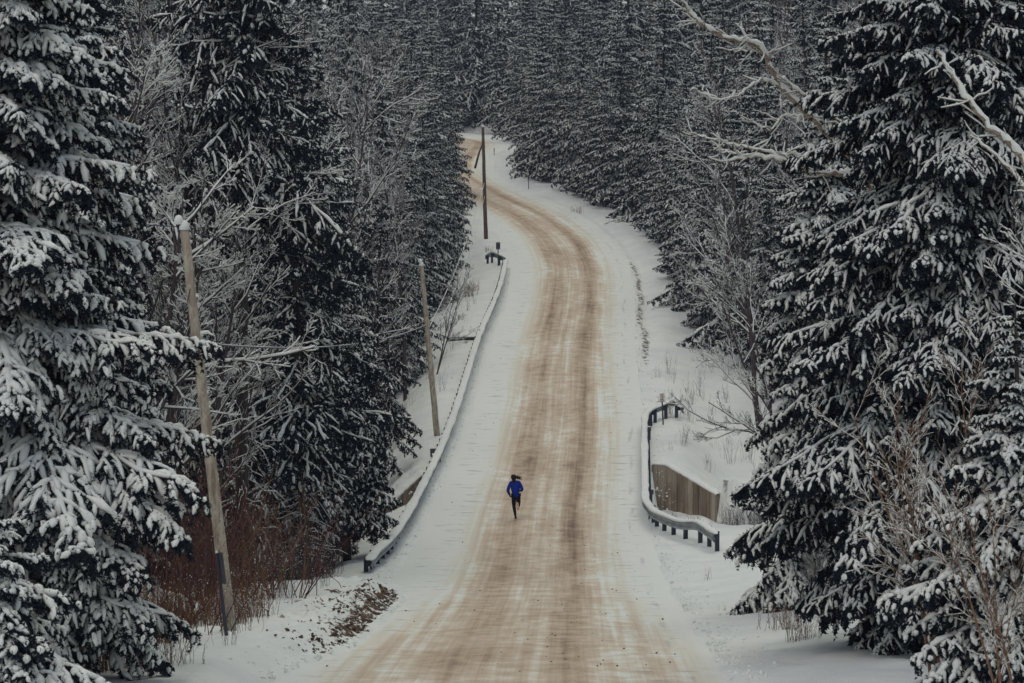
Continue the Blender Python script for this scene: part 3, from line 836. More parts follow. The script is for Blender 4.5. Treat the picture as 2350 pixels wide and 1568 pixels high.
def zat(py, d): return at(1175, py, d).z
wing_wall((px2x(1497, 133), 133), (px2x(1644, 131), 130.9), [(0, zat(1066, 133)), (.2, zat(1067, 132.6)), (1, zat(1136, 131))], 'brown stained concrete wing wall beside the right guard rail', 12)
wing_wall((px2x(880, 131), 130.9), (px2x(992, 132.4), 132.8), [(0, zat(1172, 131)), (.84, zat(1085, 132.6)), (1, zat(1087, 132.8))], 'pale brown concrete wing wall behind the left guard rail', 12)

# ------------------------------------------------------------------ utility poles and wires
def pole(foot, top, r0, r1, mt, label, seed, clumps=0):
    g = np.random.default_rng(seed)
    foot = Vector(foot); top = Vector(top)
    root = empty('utility_pole', foot, 0, label, 'utility pole', 'wooden utility poles left of the road')
    k = 14; t = np.linspace(0, 1, k); v = np.array(top - foot)
    P = v[None] * t[:, None]; P[0] -= v / np.linalg.norm(v) * .6
    P[1:-1, :2] += g.normal(0, .006, (k - 2, 2))
    so = Soup(); so.tubes(P[None], (r0 + (r1 - r0) * t)[None], 16, 0, 1, True); so.obj('pole_shaft', [mt], root)
    so = Soup(); c = v
    so.tubes(np.array([[c + [0, 0, -.01], c + [0, 0, .05], c + [.01, 0, .13], c + [0, 0, .19], c + [0, 0, .21]]]), np.array([[r1 * 1.12, r1 * 1.2, r1 * .95, r1 * .5, r1 * .1]]), 10, 0, 1); so.obj('snow_cap', [M_snow], root)
    return root, v
f1 = at(528, 1475, 66.3); f1.z = gz(f1.x, f1.y); t1 = at(423, 527, 66.3 - .3)
p1, v1 = pole(f1, t1, .155, .105, M_pole, 'tall pale weathered utility pole among the red thicket, nearest on the left', 1)
# pin insulator with snow, step bolts with plastered snow, ground wire moulding
so = Soup(); so.tubes(np.array([[v1 + [-.10, 0, -.55], v1 + [-.125, 0, -.2], v1 + [-.12, 0, .0], v1 + [-.12, 0, .10]]]), np.array([[.022] * 4]), 6, 0); so.obj('insulator_pin', [M_dsteel], p1)
so = Soup(); c = v1 + np.array([-.13, 0, .12])
so.tubes(np.array([[c, c + [0, 0, .05], c + [0, 0, .13], c + [0, 0, .20], c + [0, 0, .22]]]), np.array([[.10, .115, .10, .06, .01]]), 10, 0); so.obj('snow_cap', [M_snow], p1)
g = np.random.default_rng(5)
for k_ in range(26):
    q = 1 - g.uniform(.02, .62) if k_ > 2 else [.72, .705, .745][k_]
    big = k_ < 3
    c = v1 * q + np.array([.13 if big else g.uniform(.07, .135), -.03, 0]); r = .05 if big else g.uniform(.02, .04)
    so = Soup(); ex = .28 if big else r * 1.2
    so.tubes(np.array([[c + [-.05, 0, -r], c + [0, 0, 0], c + [ex * .5, 0, .02], c + [ex, 0, -.03 * (1 + big)]]]), np.array([[r * .5, r, r * .9, r * .2]]), 6, 0)
    so.obj('snow_clump', [M_snow], p1)
f2 = at(1005, 1022, 142.5); t2 = at(967, 610, 142.0)
p2, v2 = pole(f2, t2, .16, .105, M_pole, 'leaning utility pole with pale top beside the guard rail, middle of three', 2)
so = Soup(); c = v2 + np.array([-.06, 0, .16]); so.tubes(np.array([[c, c + [0, 0, .06], c + [0, 0, .16], c + [0, 0, .2]]]), np.array([[.10, .12, .09, .01]]), 9, 0); so.obj('snow_cap', [M_snow], p2)
f3 = at(1115, 547, 244); f3.z = gz(f3.x, f3.y); t3_ = at(1108, 292, 243.6)
p3, v3 = pole(f3, t3_, .18, .12, M_pole_d, 'dark brown utility pole where the road bends away, farthest of three', 3)
f4 = at(1098, 372, 330); t4_ = at(1112, 318, 326)
so = Soup()
s4 = empty('fallen_pole', tuple(at(1090, 376, 300)), 0, 'bare leaning stick behind the farthest utility pole by the upper bend', 'dead tree')
a_ = np.array(at(1109, 326, 300) - at(1090, 376, 300))
so.tubes(np.array([[[0, 0, -.5], a_ * .5, a_]]), np.array([[.12, .10, .07]]), 8, 0, 1, True); so.obj('trunk', [M_bark], s4)

def wire(a, b, sag, r, snow, label, seed=0):
    g = np.random.default_rng(seed)
    a = np.array(a); b = np.array(b); n = 60; t = np.linspace(0, 1, n)
    P = a[None] * (1 - t)[:, None] + b[None] * t[:, None]; P[:, 2] -= sag * 4 * t * (1 - t)
    root = empty('overhead_wire', a, 0, label, 'wire', 'overhead wires between the poles'); P = P - a
    so = Soup(); so.tubes(P[None], np.full((1, n), r), 6, 0); so.obj('cable', [M_dsteel], root)
    if snow:
        so = Soup(); Q = P.copy(); Q[:, 2] += r + snow * .5
        so.tubes(Q[None], (snow * (1 + .12 * g.normal(0, 1, n)))[None], 6, 0); so.obj('snow_cover', [M_snow], root)
def on1(py): 
    q = (1475 - py) / 948.; return np.array(f1) + v1 * q
def on2(py):
    q = (1022 - py) / 412.; return np.array(f2) + v2 * q
def on3(py):
    q = (547 - py) / 255.; return np.array(f3) + v3 * q
off = np.array([0, -.14, 0])
wire(at(-60, 640, 76), on1(793) + off, .25, .018, .022, 'thick snow-laden cable reaching the nearest pole from the left', 1)
wire(on1(793) + [.05, -.1, 0], on2(745), .5, .017, .012, 'snow-dusted cable sagging between the nearest pole and the middle pole', 2)
wire(on1(527), on2(612), .35, .012, 0, 'thin dark wire from the tip of the nearest pole to the middle pole', 3)
wire(at(-60, 420, 76), on1(520) + [-.13, 0, 0], .25, .012, .0, 'thin wire reaching the tip of the nearest pole from the left', 4)
wire(on2(760), on3(420), .8, .018, .020, 'upper snow-covered wire climbing from the middle pole to the farthest pole', 5)
wire(on2(790), on3(450), 1.1, .018, .020, 'lower snow-covered wire climbing from the middle pole to the farthest pole', 6)
wire(on1(665) + off, on1(665) + np.array([-1.4, .8, -5.2]), .0, .010, 0, 'guy wire anchoring the nearest pole down into the thicket', 7)

# ------------------------------------------------------------------ signs and small posts
def text_mesh(txt, size, name, mt, ext=.002):
    c = bpy.data.curves.new(name, 'FONT'); c.body = txt; c.size = size; c.align_x = 'CENTER'; c.align_y = 'CENTER'; c.extrude = ext; c.offset = size * .02
    o = bpy.data.objects.new(name, c); COL.objects.link(o)
    me = bpy.data.meshes.new_from_object(o.evaluated_get(bpy.context.evaluated_depsgraph_get())); bpy.data.objects.remove(o)
    me.materials.clear(); me.materials.append(mt); return me
M_signw = mat('white_sign_face', (.68, .66, .62), .5)
M_signr = mat('red_sign_print', (.45, .02, .03), .5)
M_signk = mat('dark_sign_print', (.05, .04, .045), .5)
def channel(so, h, m=0):
    so.box((0, 0, h / 2 - .15), (.032, .005, h / 2 + .15), m); so.box((-.034, .017, h / 2 - .15), (.004, .02, h / 2 + .15), m); so.box((.034, .017, h / 2 - .15), (.004, .02, h / 2 + .15), m)
b = at(1522, 985, 146.2); zz = gz(b.x, b.y); top = at(1517, 903, 146.2)
sg = empty('no_parking_sign', (b.x, b.y, zz), 0, 'small white and red no parking sign on a thin post behind the right guard rail', 'sign')
hh = top.z - zz; sg.rotation_euler = (0, -.045, 0)
so = Soup(); channel(so, hh); so.obj('post', [M_dsteel], sg, False)
so = Soup(); so.box((0, -.012, hh - .23), (.125, .004, .225), 0); so.obj('sign_plate', [M_signw], sg, False)
so = Soup()
for cx_, cz_, w_, h_ in ((0, .215, .118, .005), (0, -.215, .118, .005), (-.115, 0, .004, .215), (.115, 0, .004, .215)):
    so.box((cx_, -.0185, hh - .23 + cz_), (w_, .002, h_), 0)
so.obj('sign_border', [M_signr], sg, False)
for tx_, sz_, dz_, mt_ in (('NO', .085, .15, M_signk), ('PARKING', .058, .062, M_signr), ('ANY', .065, -.02, M_signk), ('TIME', .06, -.085, M_signk)):
    put('sign_lettering', text_mesh(tx_, sz_, 'sign_lettering', mt_), sg, (0, -.018, hh - .23 + dz_), (math.pi / 2, 0, 0))
so = Soup(); so.add([[-.1, 0, 0], [-.045, 0, .028], [-.045, 0, .009], [.1, 0, .009], [.1, 0, -.009], [-.045, 0, -.009], [-.045, 0, -.028]], [[0, 1, 6]], 0)
so.F.append((np.array([[2, 5, 4, 3]]), 0)); so.obj('arrow', [M_signk], sg, False, (0, -.018, hh - .23 - .165))

b = at(1143, 612, 226.4); zz = gz(b.x, b.y); top = at(1141, 556, 226.4); hh = top.z - zz
sg = empty('road_sign_seen_from_behind', (b.x, b.y, zz), 0, 'small dark sign seen from behind at the far end of the left guard rail', 'sign')
so = Soup(); channel(so, hh); so.obj('post', [M_dsteel], sg, False)
so = Soup(); so.box((0, .03, hh - .3), (.17, .006, .28), 0); so.obj('sign_plate', [M_dsteel], sg, False)
so = Soup(); so.box((0, .02, hh - .12), (.16, .008, .018), 0); so.box((0, .02, hh - .48), (.16, .008, .018), 0); so.obj('bracket', [M_steel], sg, False)

b = at(521, 1496, 64.3); b.z = gz(b.x, b.y)
sg = empty('marker_post', b, 0, 'thin dark steel post with edge-on sign leaning in front of the nearest pole', 'sign'); sg.rotation_euler = (0, -.115, R(20))
so = Soup(); channel(so, 1.98); so.obj('post', [M_dsteel], sg, False)
so = Soup(); so.box((.075, .03, 1.62), (.035, .16, .36), 0); so.obj('sign_plate', [M_rust], sg, False)
so = Soup(); so.tubes(np.array([[[0, 0, 1.975], [0, 0, 2.0], [0, 0, 2.03]]]), np.array([[.045, .04, .005]]), 7, 0); so.obj('snow_cap', [M_snow], sg)

for px_, py_, tpy, d_, lb in ((1134, 372, 345, 322, 'thin snow pole marker beside the upper bend right of the farthest pole'), (1213, 428, 405, 283, 'dark marker post at the forest edge outside the upper bend')):
    b = at(px_, py_, d_); zz = gz(b.x, b.y)
    o = empty('marker_post', (b.x, b.y, zz), 0, lb, 'post'); hh = max(.9, at(px_, tpy, d_).z - zz)
    so = Soup(); channel(so, hh); so.obj('post', [M_dsteel], o, False)
    so = Soup(); so.box((0, -.02, hh - .15), (.05, .005, .14), 0); so.obj('reflector', [M_rust], o, False)

# ------------------------------------------------------------------ trees close to the camera
near_spruce(-25, 54, 18.5, 6.3, 'large spruce with thick drooping snow boughs filling the left edge', 11, zb=.7, skirt=.42, skq=.27)
near_spruce(2190, 63, 25, 5.4, 'broad dark spruce with snowy boughs reaching over the verge right of the road', 12, near_thin, zb=.5, per=7, whorl=.32, skirt=.36, skq=.18)
near_spruce(2330, 50, 7.2, 2.7, 'low snow-heaped spruce at the lower right edge', 13, zb=.1, whorl=.27)
near_spruce(2420, 66, 22, 4.6, 'tall spruce behind bare twigs at the right edge', 14, near_thin, zb=2.5)
near_spruce(1900, 80, 17, 3.3, 'slim spruce with pale snowy boughs behind the broad dark spruce on the right', 15)
near_spruce(190, 70, 19, 3.3, 'tall snowy spruce just behind the large left edge spruce', 16)
near_spruce(800, 105, 9.5, 2.4, 'snowy spruce whose lowest boughs touch the left guard rail', 17, near_thin, zb=1.9)
near_spruce(-40, 45, 4.3, 2.9, 'small snow-heaped spruce in the lower left corner', 18, zb=.2, whorl=.3)

# dark tall spruce with a bare lower trunk, and neighbours on the left
def S_(px, d, var, seed, label, sc=1.0, group='snowy spruces behind the red thicket on the left'):
    return spruce(px2x(px, d), d, var, seed, label, group, sc)
S_(556, 88, big_dark, 1, 'tallest dark spruce with bare lower trunk, right of the nearest pole')
S_(700, 97, mid_var[3], 2, 'slender half-bare spruce right of the tallest dark spruce', .92)
S_(735, 116, mid_var[1], 3, 'mid-height snowy spruce left of the birch-like thin trunk', .78)
S_(640, 104, mid_var[1], 4, 'snowy spruce in shade just behind the tallest dark spruce', .8)
S_(400, 104, mid_var[0], 5, 'snowy spruce left of the nearest pole top', .9)
S_(455, 110, mid_var[1], 6, 'snowy spruce directly behind the nearest pole', .85)
S_(230, 112, mid_var[1], 7, 'snowy spruce behind the forked bare tree', .95)
S_(850, 134, mid_var[3], 8, 'thin snowy spruce between the shaded spruces and the middle pole', .7)
S_(925, 172, mid_var[0], 9, 'snowy spruce directly behind the middle utility pole', .62)
S_(985, 205, mid_var[0], 10, 'spruce overhanging the far part of the left guard rail', .72)
S_(800, 148, mid_var[2], 11, 'bushy snowy spruce left of the middle pole', 1.0)
S_(720, 120, mid_var[0], 12, 'full snowy spruce behind the slender half-bare spruce', .95)
S_(560, 112, mid_var[0], 13, 'snowy spruce seen through the bare trunk of the tallest dark spruce', 1.0)
S_(100, 84, mid_var[0], 14, 'snowy spruce behind the left edge spruces', 1.0)
S_(330, 108, mid_var[3], 15, 'thin dark spruce among the bare trees on the left', 1.0)

G_H = 'bare hardwood trees in the left forest'
tree2('bare_tree', hw_fork, px2x(290, 80), 80, 'forked bare tree with thick snow on its limbs left of the nearest pole', 'tree', G_H, .4, 1.12)
tree2('bare_tree', hw_fork, px2x(640, 112), 112, 'bare tree with snowy limbs spreading above the tallest dark spruce', 'tree', G_H, 2.3, 1.3)
tree2('bare_tree', hw_var[0], px2x(470, 84), 84, 'thin bare tree beside the nearest pole', 'tree', G_H, 1.0, .8)
tree2('bare_tree', hw_var[1], px2x(820, 118), 118, 'twiggy bare tree above the left wing wall', 'tree', G_H, 2.0, .75)
tree2('bare_tree', hw_var[0], px2x(880, 140), 140, 'pale thin bare tree left of the middle pole', 'tree', G_H, 3.0, .9)
tree2('bare_tree', hw_var[1], px2x(1000, 168), 168, 'small bare tree with snowy limbs right of the middle pole', 'tree', G_H, 4.0, .5)
tree2('bare_tree', hw_var[2], px2x(150, 96), 96, 'bare tree high behind the left edge spruce', 'tree', G_H, 5.0, 1.1)
for px_, d_, v_, s_, lb in ((360, 88, 0, 1.15, 'snow-lined bare tree between the forked tree and the nearest pole'), (210, 86, 2, 1.1, 'tall bare tree left of the forked tree'),
        (120, 78, 1, 1.25, 'twiggy bare tree rising from behind the left edge spruce'), (430, 100, 2, 1.2, 'bare tree behind the tip of the nearest pole'), (300, 97, 1, 1.4, 'twin-stemmed bare tree behind the forked tree'),
        (720, 125, 2, 1.25, 'tall bare tree right of the tallest dark spruce'), (790, 135, 0, 1.35, 'snow-laced bare tree above the left wing wall spruces'), (650, 128, 1, 1.5, 'twin-stemmed bare tree high behind the tallest dark spruce'),
        (860, 155, 2, 1.2, 'bare tree left of the middle pole top'), (500, 120, 0, 1.4, 'bare tree deep behind the tallest dark spruce'), (930, 165, 0, 1.0, 'slender bare tree just behind the middle pole')):
    tree2('bare_tree', hw_var[v_], px2x(px_, d_), d_, lb, 'tree', G_H, px_ * .7, s_)
G_R = 'bare hardwood trees on the right'
for px_, d_, v_, s_, lb in ((1750, 145, 2, 1.2, 'tall bare tree behind the crooked birch limb'), (1830, 150, 1, 1.5, 'twin-stemmed bare tree above the level birch limb')):
    tree2('bare_tree', hw_var[v_], px2x(px_, d_), d_, lb, 'tree', G_R, px_ * .7, s_)
tree2('bare_tree', hw_var[1], px2x(1850, 118), 118, 'bare tree with fine snowy twigs left of the slim right spruce', 'tree', G_R, 1.0, 1.1)
tree2('bare_tree', hw_var[0], px2x(1770, 178), 178, 'bare tree with fine twigs between the right spruces', 'tree', G_R, 2.0, 1.0)
tree2('bare_tree', hw_var[2], px2x(1860, 135), 135, 'tall bare tree behind the slim right spruce', 'tree', G_R, 2.5, 1.15)
tree2('bare_tree', hw_fine[0], px2x(1800, 170), 170, 'low bare tree with arching white twigs on the right slope', 'tree', G_R, 2.5, 1.1)
tree2('bare_bush', hw_fine[1], px2x(1770, 100), 100, 'bare bush with arching twigs under the broad dark spruce', 'bush', 'bare bushes on the right', .5, .85)
tree2('bare_bush', hw_fine[1], px2x(1850, 78), 76, 'dark bare bush leaning over the verge at the foot of the dark spruce', 'bush', 'bare bushes on the right', 1.5, .6, (0, -.35))
tree2('bare_bush', hw_fine[2], px2x(2330, 44), 44, 'reddish twiggy bush in front of the right edge spruce', 'bush', 'bare bushes on the right', 1.5, .95)
tree2('bare_bush', hw_fine[2], px2x(2200, 52), 52, 'thin reddish bush between the two right spruces', 'bush', 'bare bushes on the right', 3.5, 1.2)
tree2('bare_tree', hw_var[1], px2x(2360, 47), 47, 'bare tree crossing the upper right corner', 'tree', G_R, 3.5, .85)

# leaning birch whose snowy limbs reach in from the right
def limbs_tree(base, paths, d, label, name='birch_tree', m=M_birch):
    root = empty(name, base, 0, label, 'tree', 'leaning birches on the right'); b0 = np.array(base)
    first = True
    for pth, r0, r1 in paths:
        p = np.array([np.array(at(px, py, dd)) for px, py, dd in pth]) - b0
        n = max(12, len(p) * 6); s = np.linspace(0, len(p) - 1, n)
        Q = np.stack([np.interp(s, np.arange(len(p)), p[:, i]) for i in range(3)], -1)
        for _ in range(2): Q[1:-1] = .25 * Q[:-2] + .5 * Q[1:-1] + .25 * Q[2:]
        g = np.random.default_rng(int(pth[0][0])); Q += g.normal(0, .02, Q.shape)
        rr = np.linspace(r0, r1, n) * .78
        so = Soup(); so.tubes(Q[None], rr[None], 8, 0)
        Q2 = Q.copy(); Q2[:, 2] += rr * .55; Q2[:, 1] -= rr * .25
        so.tubes(Q2[None], ((rr * .8 + .010) * (1 + .22 * g.normal(0, 1, n)))[None], 8, 1)
        # twigs
        nt = int(n * .6); ii = g.integers(2, n, nt); dv = unit(g.normal(0, 1, (nt, 3)) * [1, .7, .8] + [-.5, 0, .25]); l = g.uniform(.3, .9, nt) * (.4 + rr[ii] * 9)
        t = np.linspace(0, 1, 4); T3 = Q[ii][:, None] + dv[:, None] * (l[:, None] * t)[..., None] + np.cumsum(g.normal(0, .03, (nt, 4, 3)), 1)
        so.tubes(T3, np.outer(.010 + 0 * l, 1 - .6 * t), 4, 0); T4 = T3.copy(); T4[..., 2] += .02; so.tubes(T4, np.outer(.019 + 0 * l, [.7, 1, 1, .5]), 4, 1)
        so.obj('trunk' if first else 'limb', [m, M_snow], root); first = False
    return root
bx = at(2150, 900, 72); bz = gz(bx.x, 72)
limbs_tree((bx.x, 72, bz - .2), [
    ([(2145, 1300, 72), (2130, 900, 71.5), (2080, 600, 71), (1990, 400, 70.5), (1860, 270, 70), (1790, 195, 69.7), (1745, 100, 69.4), (1660, 88, 69.2), (1600, 50, 69), (1562, -5, 68.8)], .16, .05),
    ([(1795, 197, 69.7), (1750, 180, 69.5), (1700, 215, 69.3), (1655, 232, 69.2), (1600, 208, 69.1)], .035, .02),
    ([(1775, 170, 69.6), (1830, 205, 69.8), (1890, 255, 70), (1960, 300, 70.2)], .06, .04),
    ([(1745, 120, 69.5), (1720, 105, 69.4), (1680, 118, 69.3)], .04, .02),
    ([(1860, 270, 70), (1800, 262, 69.8), (1770, 300, 69.6), (1710, 275, 69.4)], .035, .02)], 70, 'leaning snowy birch with a crooked limb crossing the upper right')
bx = at(2300, 900, 66); bz = gz(bx.x, 66)
limbs_tree((bx.x, 66, bz - .2), [
    ([(2290, 1250, 66), (2270, 800, 66), (2180, 560, 66), (2060, 440, 66), (1960, 400, 66), (1880, 398, 66), (1830, 385, 66), (1790, 362, 66), (1720, 360, 66), (1660, 372, 66)], .13, .045),
    ([(1900, 385, 66), (1840, 355, 66), (1780, 352, 66), (1700, 335, 66), (1640, 320, 66), (1590, 312, 66)], .05, .02),
    ([(1715, 362, 66), (1680, 350, 66), (1640, 345, 66)], .03, .015)], 66, 'leaning snowy birch with a long level limb below the crooked one')
bx = at(2440, 700, 58); bz = gz(bx.x, 58)
limbs_tree((bx.x, 58, bz - .2), [
    ([(2450, 1250, 58), (2440, 500, 58), (2330, 340, 58), (2250, 270, 58), (2190, 180, 58), (2150, 110, 58)], .12, .05),
    ([(2440, 520, 58), (2330, 400, 58), (2230, 310, 58)], .07, .03),
    ([(2445, 1060, 58), (2350, 1030, 58), (2260, 1005, 58), (2200, 960, 58)], .05, .025)], 58, 'leaning birch at the far right edge with snow-lined limbs')

# ------------------------------------------------------------------ forest on both slopes
def in_view(x, y, margin=180):
    p = 1175 + x / y * FPX
    return -margin < p < 2350 + margin
placed = [(o.location.x, o.location.y) for o in COL.objects if o.get('category') == 'tree']
def free(x, y, dmin):
    for a, b2 in placed:
        if (a - x) ** 2 + (b2 - y) ** 2 < dmin * dmin: return False
    return True
def region(x, y, look):
    u = float(uof(x, y)); s = 'left' if u < 0 else 'right'; a = abs(u)
    zone = ('level with the runner' if y < 135 else 'level with the middle pole' if y < 170 else 'beyond the middle pole' if y < 205 else 'near the far guard rail end' if y < 240
            else 'beside the farthest pole' if y < 285 else 'along the upper bend' if y < 345 else 'above the upper bend' if y < 395 else 'on the far hilltop')
    lat = 'at the road edge' if a < 12.5 else 'behind the edge trees' if a < 19 else 'deep in the wood' if a < 32 else 'high up the slope'
    return (f'{look} {lat}, {s} side, {zone}', f'spruces {lat} on the {s}, {zone}, {look}')
LOOK_M = ['full snowy spruce', 'tall broad spruce', 'short bushy spruce', 'slender dark spruce']
LOOK_F = ['full snowy spruce', 'very tall spruce', 'short bushy spruce', 'slim tall spruce', 'small young spruce']
for x_, y_, v_, w_ in ((13.2, 201, 0, 'first in line up the hill'), (13.6, 191, 2, 'second from the road bend'), (14.2, 181, 0, 'just above the open snow'), (15.4, 171, 2, 'lowest, nearest the wall'), (16.6, 160, 0, 'beside the big dark spruce'), (19.5, 152, 2, 'half hidden behind the big dark spruce')):
    placed.append((x_, y_)); spruce(x_, y_, mid_var[v_], int(y_), 'snowy spruce at the foot of the right stand, ' + w_, None, .8)
for x_, y_, v_ in ((-6.3, 262, 0), (-7.0, 272, 0), (-6.4, 232, 0), (-6.6, 240, 2), (-7.2, 247, 0), (-8.2, 254, 2), (-6.9, 224, 2)):
    placed.append((x_, y_)); spruce(x_, y_, mid_var[v_], int(y_), 'snowy spruce crowding the left verge past the guard rail, ' + {232: 'nearest but one', 240: 'third in line', 247: 'fourth in line', 254: 'fifth in line', 262: 'beside the upper bend', 272: 'farthest in line', 224: 'nearest in line'}[y_], None, .85)
# rows right at the forest edge first, then the fill
fr_ = np.random.default_rng(99)
def try_tree(x, y, far, dmin, idx, scr=(.8, 1.12), mi=None):
    if not in_view(x, y) or not free(x, y, dmin): return False
    k = int(fr_.integers(5 if far else 4)) if mi is None else mi
    placed.append((x, y)); lb, gp = region(x, y, (LOOK_F if far else LOOK_M)[k])
    spruce(x, y, (far_var if far else mid_var)[k], idx, lb, gp, fr_.uniform(*scr), sink=.2)
    return True
cnt_ = 1000
for x_, y_ in ((1.4, 362), (4.5, 368), (-1.5, 372), (7.6, 362), (2.2, 380), (-5.0, 385), (5.8, 392), (-1.6, 398), (10.5, 374), (-8.5, 398), (-15.5, 352), (-19, 360), (3, 410), (-4, 412), (9, 405), (-27, 400), (-14, 425), (-20, 415), (-33, 420), (-24, 440), (-10, 440)):
    try_tree(x_, y_, True, 1.0, cnt_, (.95, 1.2)); cnt_ += 1
for y in np.arange(150, 352, 3.4):
    for side in (-1, 1):
        if side < 0: e = np.interp(y, [150, 165, 190, 215, 235, 262, 300, 352], [15.5, 14.5, 12.2, 10.8, 10.6, 9.5, 9.2, 9.4])
        else: e = np.interp(y, [150, 175, 190, 205, 235, 262, 300, 352], [17, 13, 10.3, 9.3, 9.8, 10.0, 9.0, 8.5])
        yy = y + fr_.normal(0, .8); x = float(xr(yy)) + side * (e + abs(fr_.normal(0, .8)))
        if side > 0 and yy < 165: continue
        cnt_ += 1; try_tree(x, yy, yy > 290, 2.6, cnt_, (.7, 1.0), 0 if fr_.uniform() < .5 else 2)
for k_ in range(9000):
    y = fr_.uniform(100, 440) if k_ % 2 else fr_.uniform(100, 260)
    u = fr_.uniform(-62, 62); x = float(xr(y)) + u
    if -14.5 < u < 16 and y < 205: continue
    if -11 < u < 12 and y < 356: continue
    if -8 < u < 6.5 and y < 372: continue
    if u < 0 and y < 112 and u > -16: continue
    if u > 0 and y < 130 and u < 22: continue
    if cnt_ > 1560: break
    dm = 3.9 + .004 * y + (.6 if y > 300 else 0)
    if fr_.uniform() < (.62 if u < -14 and y < 270 else .5 if u > 15 and y < 270 else .12):
        if in_view(x, y) and free(x, y, dm * .8):
            placed.append((x, y)); s = 'left' if u < 0 else 'right'; cnt_ += 1
            tree2('bare_tree', hw_var[fr_.integers(3)], x, y, (lb_ := f'bare tree among spruces, {s} side, ' + ('level with the runner' if y < 135 else 'level with the middle pole' if y < 170 else 'beyond the middle pole' if y < 240 else 'beside the upper bend') + (', near the wood edge' if abs(u) < 24 else ', high up the slope')), 'tree', lb_, fr_.uniform(0, 6.28), fr_.uniform(.85, 1.2))
        continue
    if try_tree(x, y, y > 230, dm, cnt_, (.85, 1.15)): cnt_ += 1

# ------------------------------------------------------------------ thicket and undergrowth
g = np.random.default_rng(5)
nred = 0
for k_ in range(900):
    d = g.uniform(60, 112); px = g.uniform(60, 880)
    x = px2x(px, d); u = float(uof(x, d))
    edge = np.interp(d, [60, 70, 80, 90, 100, 112], [-7.1, -6.9, -6.8, -6.5, -7.2, -8.5])
    if u > edge or u < edge - 9 or nred >= 64: continue
    nred += 1
    shrub('dogwood_shrub', red_var[g.integers(4)], x, d, (lb_ := 'leafless red-brown shrub ' + ('far behind' if d > 92 else 'behind' if d > 76 else 'close by') + ' and ' + ('well left of' if px < 330 else 'left of' if px < 520 else 'right of' if px < 680 else 'well right of') + ' the nearest pole'), 'thicket: ' + lb_, g.uniform(.6, 1.25))
for k_ in range(58):
    d = g.uniform(54.5, 74); x = float(xr(d)) - g.uniform(6.4, 9.2)
    if 60 < d < 67.5 and x > f1.x - 1.3: continue
    shrub('dry_weeds', tan_var[g.integers(2)], x, d, 'clump of dry tan stems at the foot of the red thicket', 'tan weed clumps along the left bank', g.uniform(.6, 1.0), cat='weeds')
for k_ in range(16):
    d = g.uniform(88, 112); x = float(xr(d)) - g.uniform(6.6, 9)
    shrub('dark_shrub', dark_var[g.integers(2)], x, d, 'dark twiggy shrub below the near end of the left guard rail', 'dark shrubs below the left guard rail', g.uniform(.6, 1.0))
for k_ in range(34):
    d = g.uniform(119, 129.5); x = float(xr(d)) + g.uniform(5.4, 10.5)
    shrub('dark_shrub', dark_var[g.integers(2)], x, d, 'dark twiggy shrub in the stream gully in front of the right concrete wall', 'dark shrubs in the right gully', g.uniform(.4, .72))
for k_ in range(12):
    d = g.uniform(104, 117); x = float(xr(d)) + g.uniform(8.6, 12)
    shrub('dark_shrub', dark_var[g.integers(2)], x, d, 'dark twiggy shrub behind the near bend of the right guard rail', 'dark shrubs behind the right guard rail', g.uniform(.5, .8))
for k_ in range(14):
    d = g.uniform(70, 112); x = float(xr(d)) + g.uniform(5.6, 9)
    shrub('weed_clump', weed_var[g.integers(2)], x, d, 'sparse dry weed stalks in the snow on the near right verge', 'dry weeds on the near right verge', g.uniform(.4, .8), cat='weeds')
for k_ in range(14):
    d = g.uniform(60, 95); x = float(xr(d)) - g.uniform(6.0, 6.9)
    shrub('weed_clump', weed_var[g.integers(3)], x, d, 'thin weed stalks along the foot of the red thicket', 'thin weeds before the thicket', g.uniform(.5, 1.0), cat='weeds')
for k_ in range(34):
    d = g.uniform(136, 172); x = float(xr(d)) + g.uniform(5.6, 11)
    shrub('weed_clump', weed_var[g.integers(3)], x, d, 'sparse dry weed stalks poking from the snow on the right verge', 'dry weeds on the right verge', g.uniform(.6, 1.1), cat='weeds')
for k_ in range(26):
    d = g.uniform(134, 205); x = float(xr(d)) - g.uniform(6.2, 10)
    shrub('weed_clump', weed_var[g.integers(3)], x, d, 'sparse dry weed stalks on the snowy bank below the left guard rail', 'dry weeds below the left guard rail', g.uniform(.6, 1.1), cat='weeds')
for px_, d_, s_, lb in ((1078, 208, 1.0, 'rust-brown tuft of dry grass behind the far left guard rail'), (1085, 212, .9, 'second rust-brown dry grass tuft just above the first, left of the guard rail'), (1120, 236, .5, 'small rusty grass tuft near the far sign'),
                        (1800, 71, .8, 'rusty dry weeds under the broad dark spruce'), (1850, 67, .7, 'low tan weeds at the trunk foot of the broad dark spruce'), (2270, 56, .8, 'brown weeds between the low right spruces'), (1325, 262, .7, 'rusty weeds at the forest edge right of the bend')):
    shrub('dry_grass', tan_var[0], px2x(px_, d_), d_, lb, 'rust-brown dry grass tufts', s_, cat='grass')

# dark log lying beyond the left guard rail
lg = empty('fallen_log', at(1058, 788, 180), 0, 'dark straight log lying level in the snow beyond the left guard rail', 'log'); 
so = Soup(); so.tubes(np.array([[[-.9, 0, -.05], [0, 0, 0], [.9, .1, 0]]]), np.array([[.13, .12, .11]]), 9, 0, 1, True); so.obj('log_wood', [M_bark], lg)
so = Soup(); so.tubes(np.array([[[-.9, 0, .08], [0, 0, .12], [.9, .1, .12]]]), np.array([[.07, .09, .05]]), 7, 0, .6); so.obj('snow_cap', [M_snow], lg)
lg.location.z = gz(lg.location.x, lg.location.y) + .25

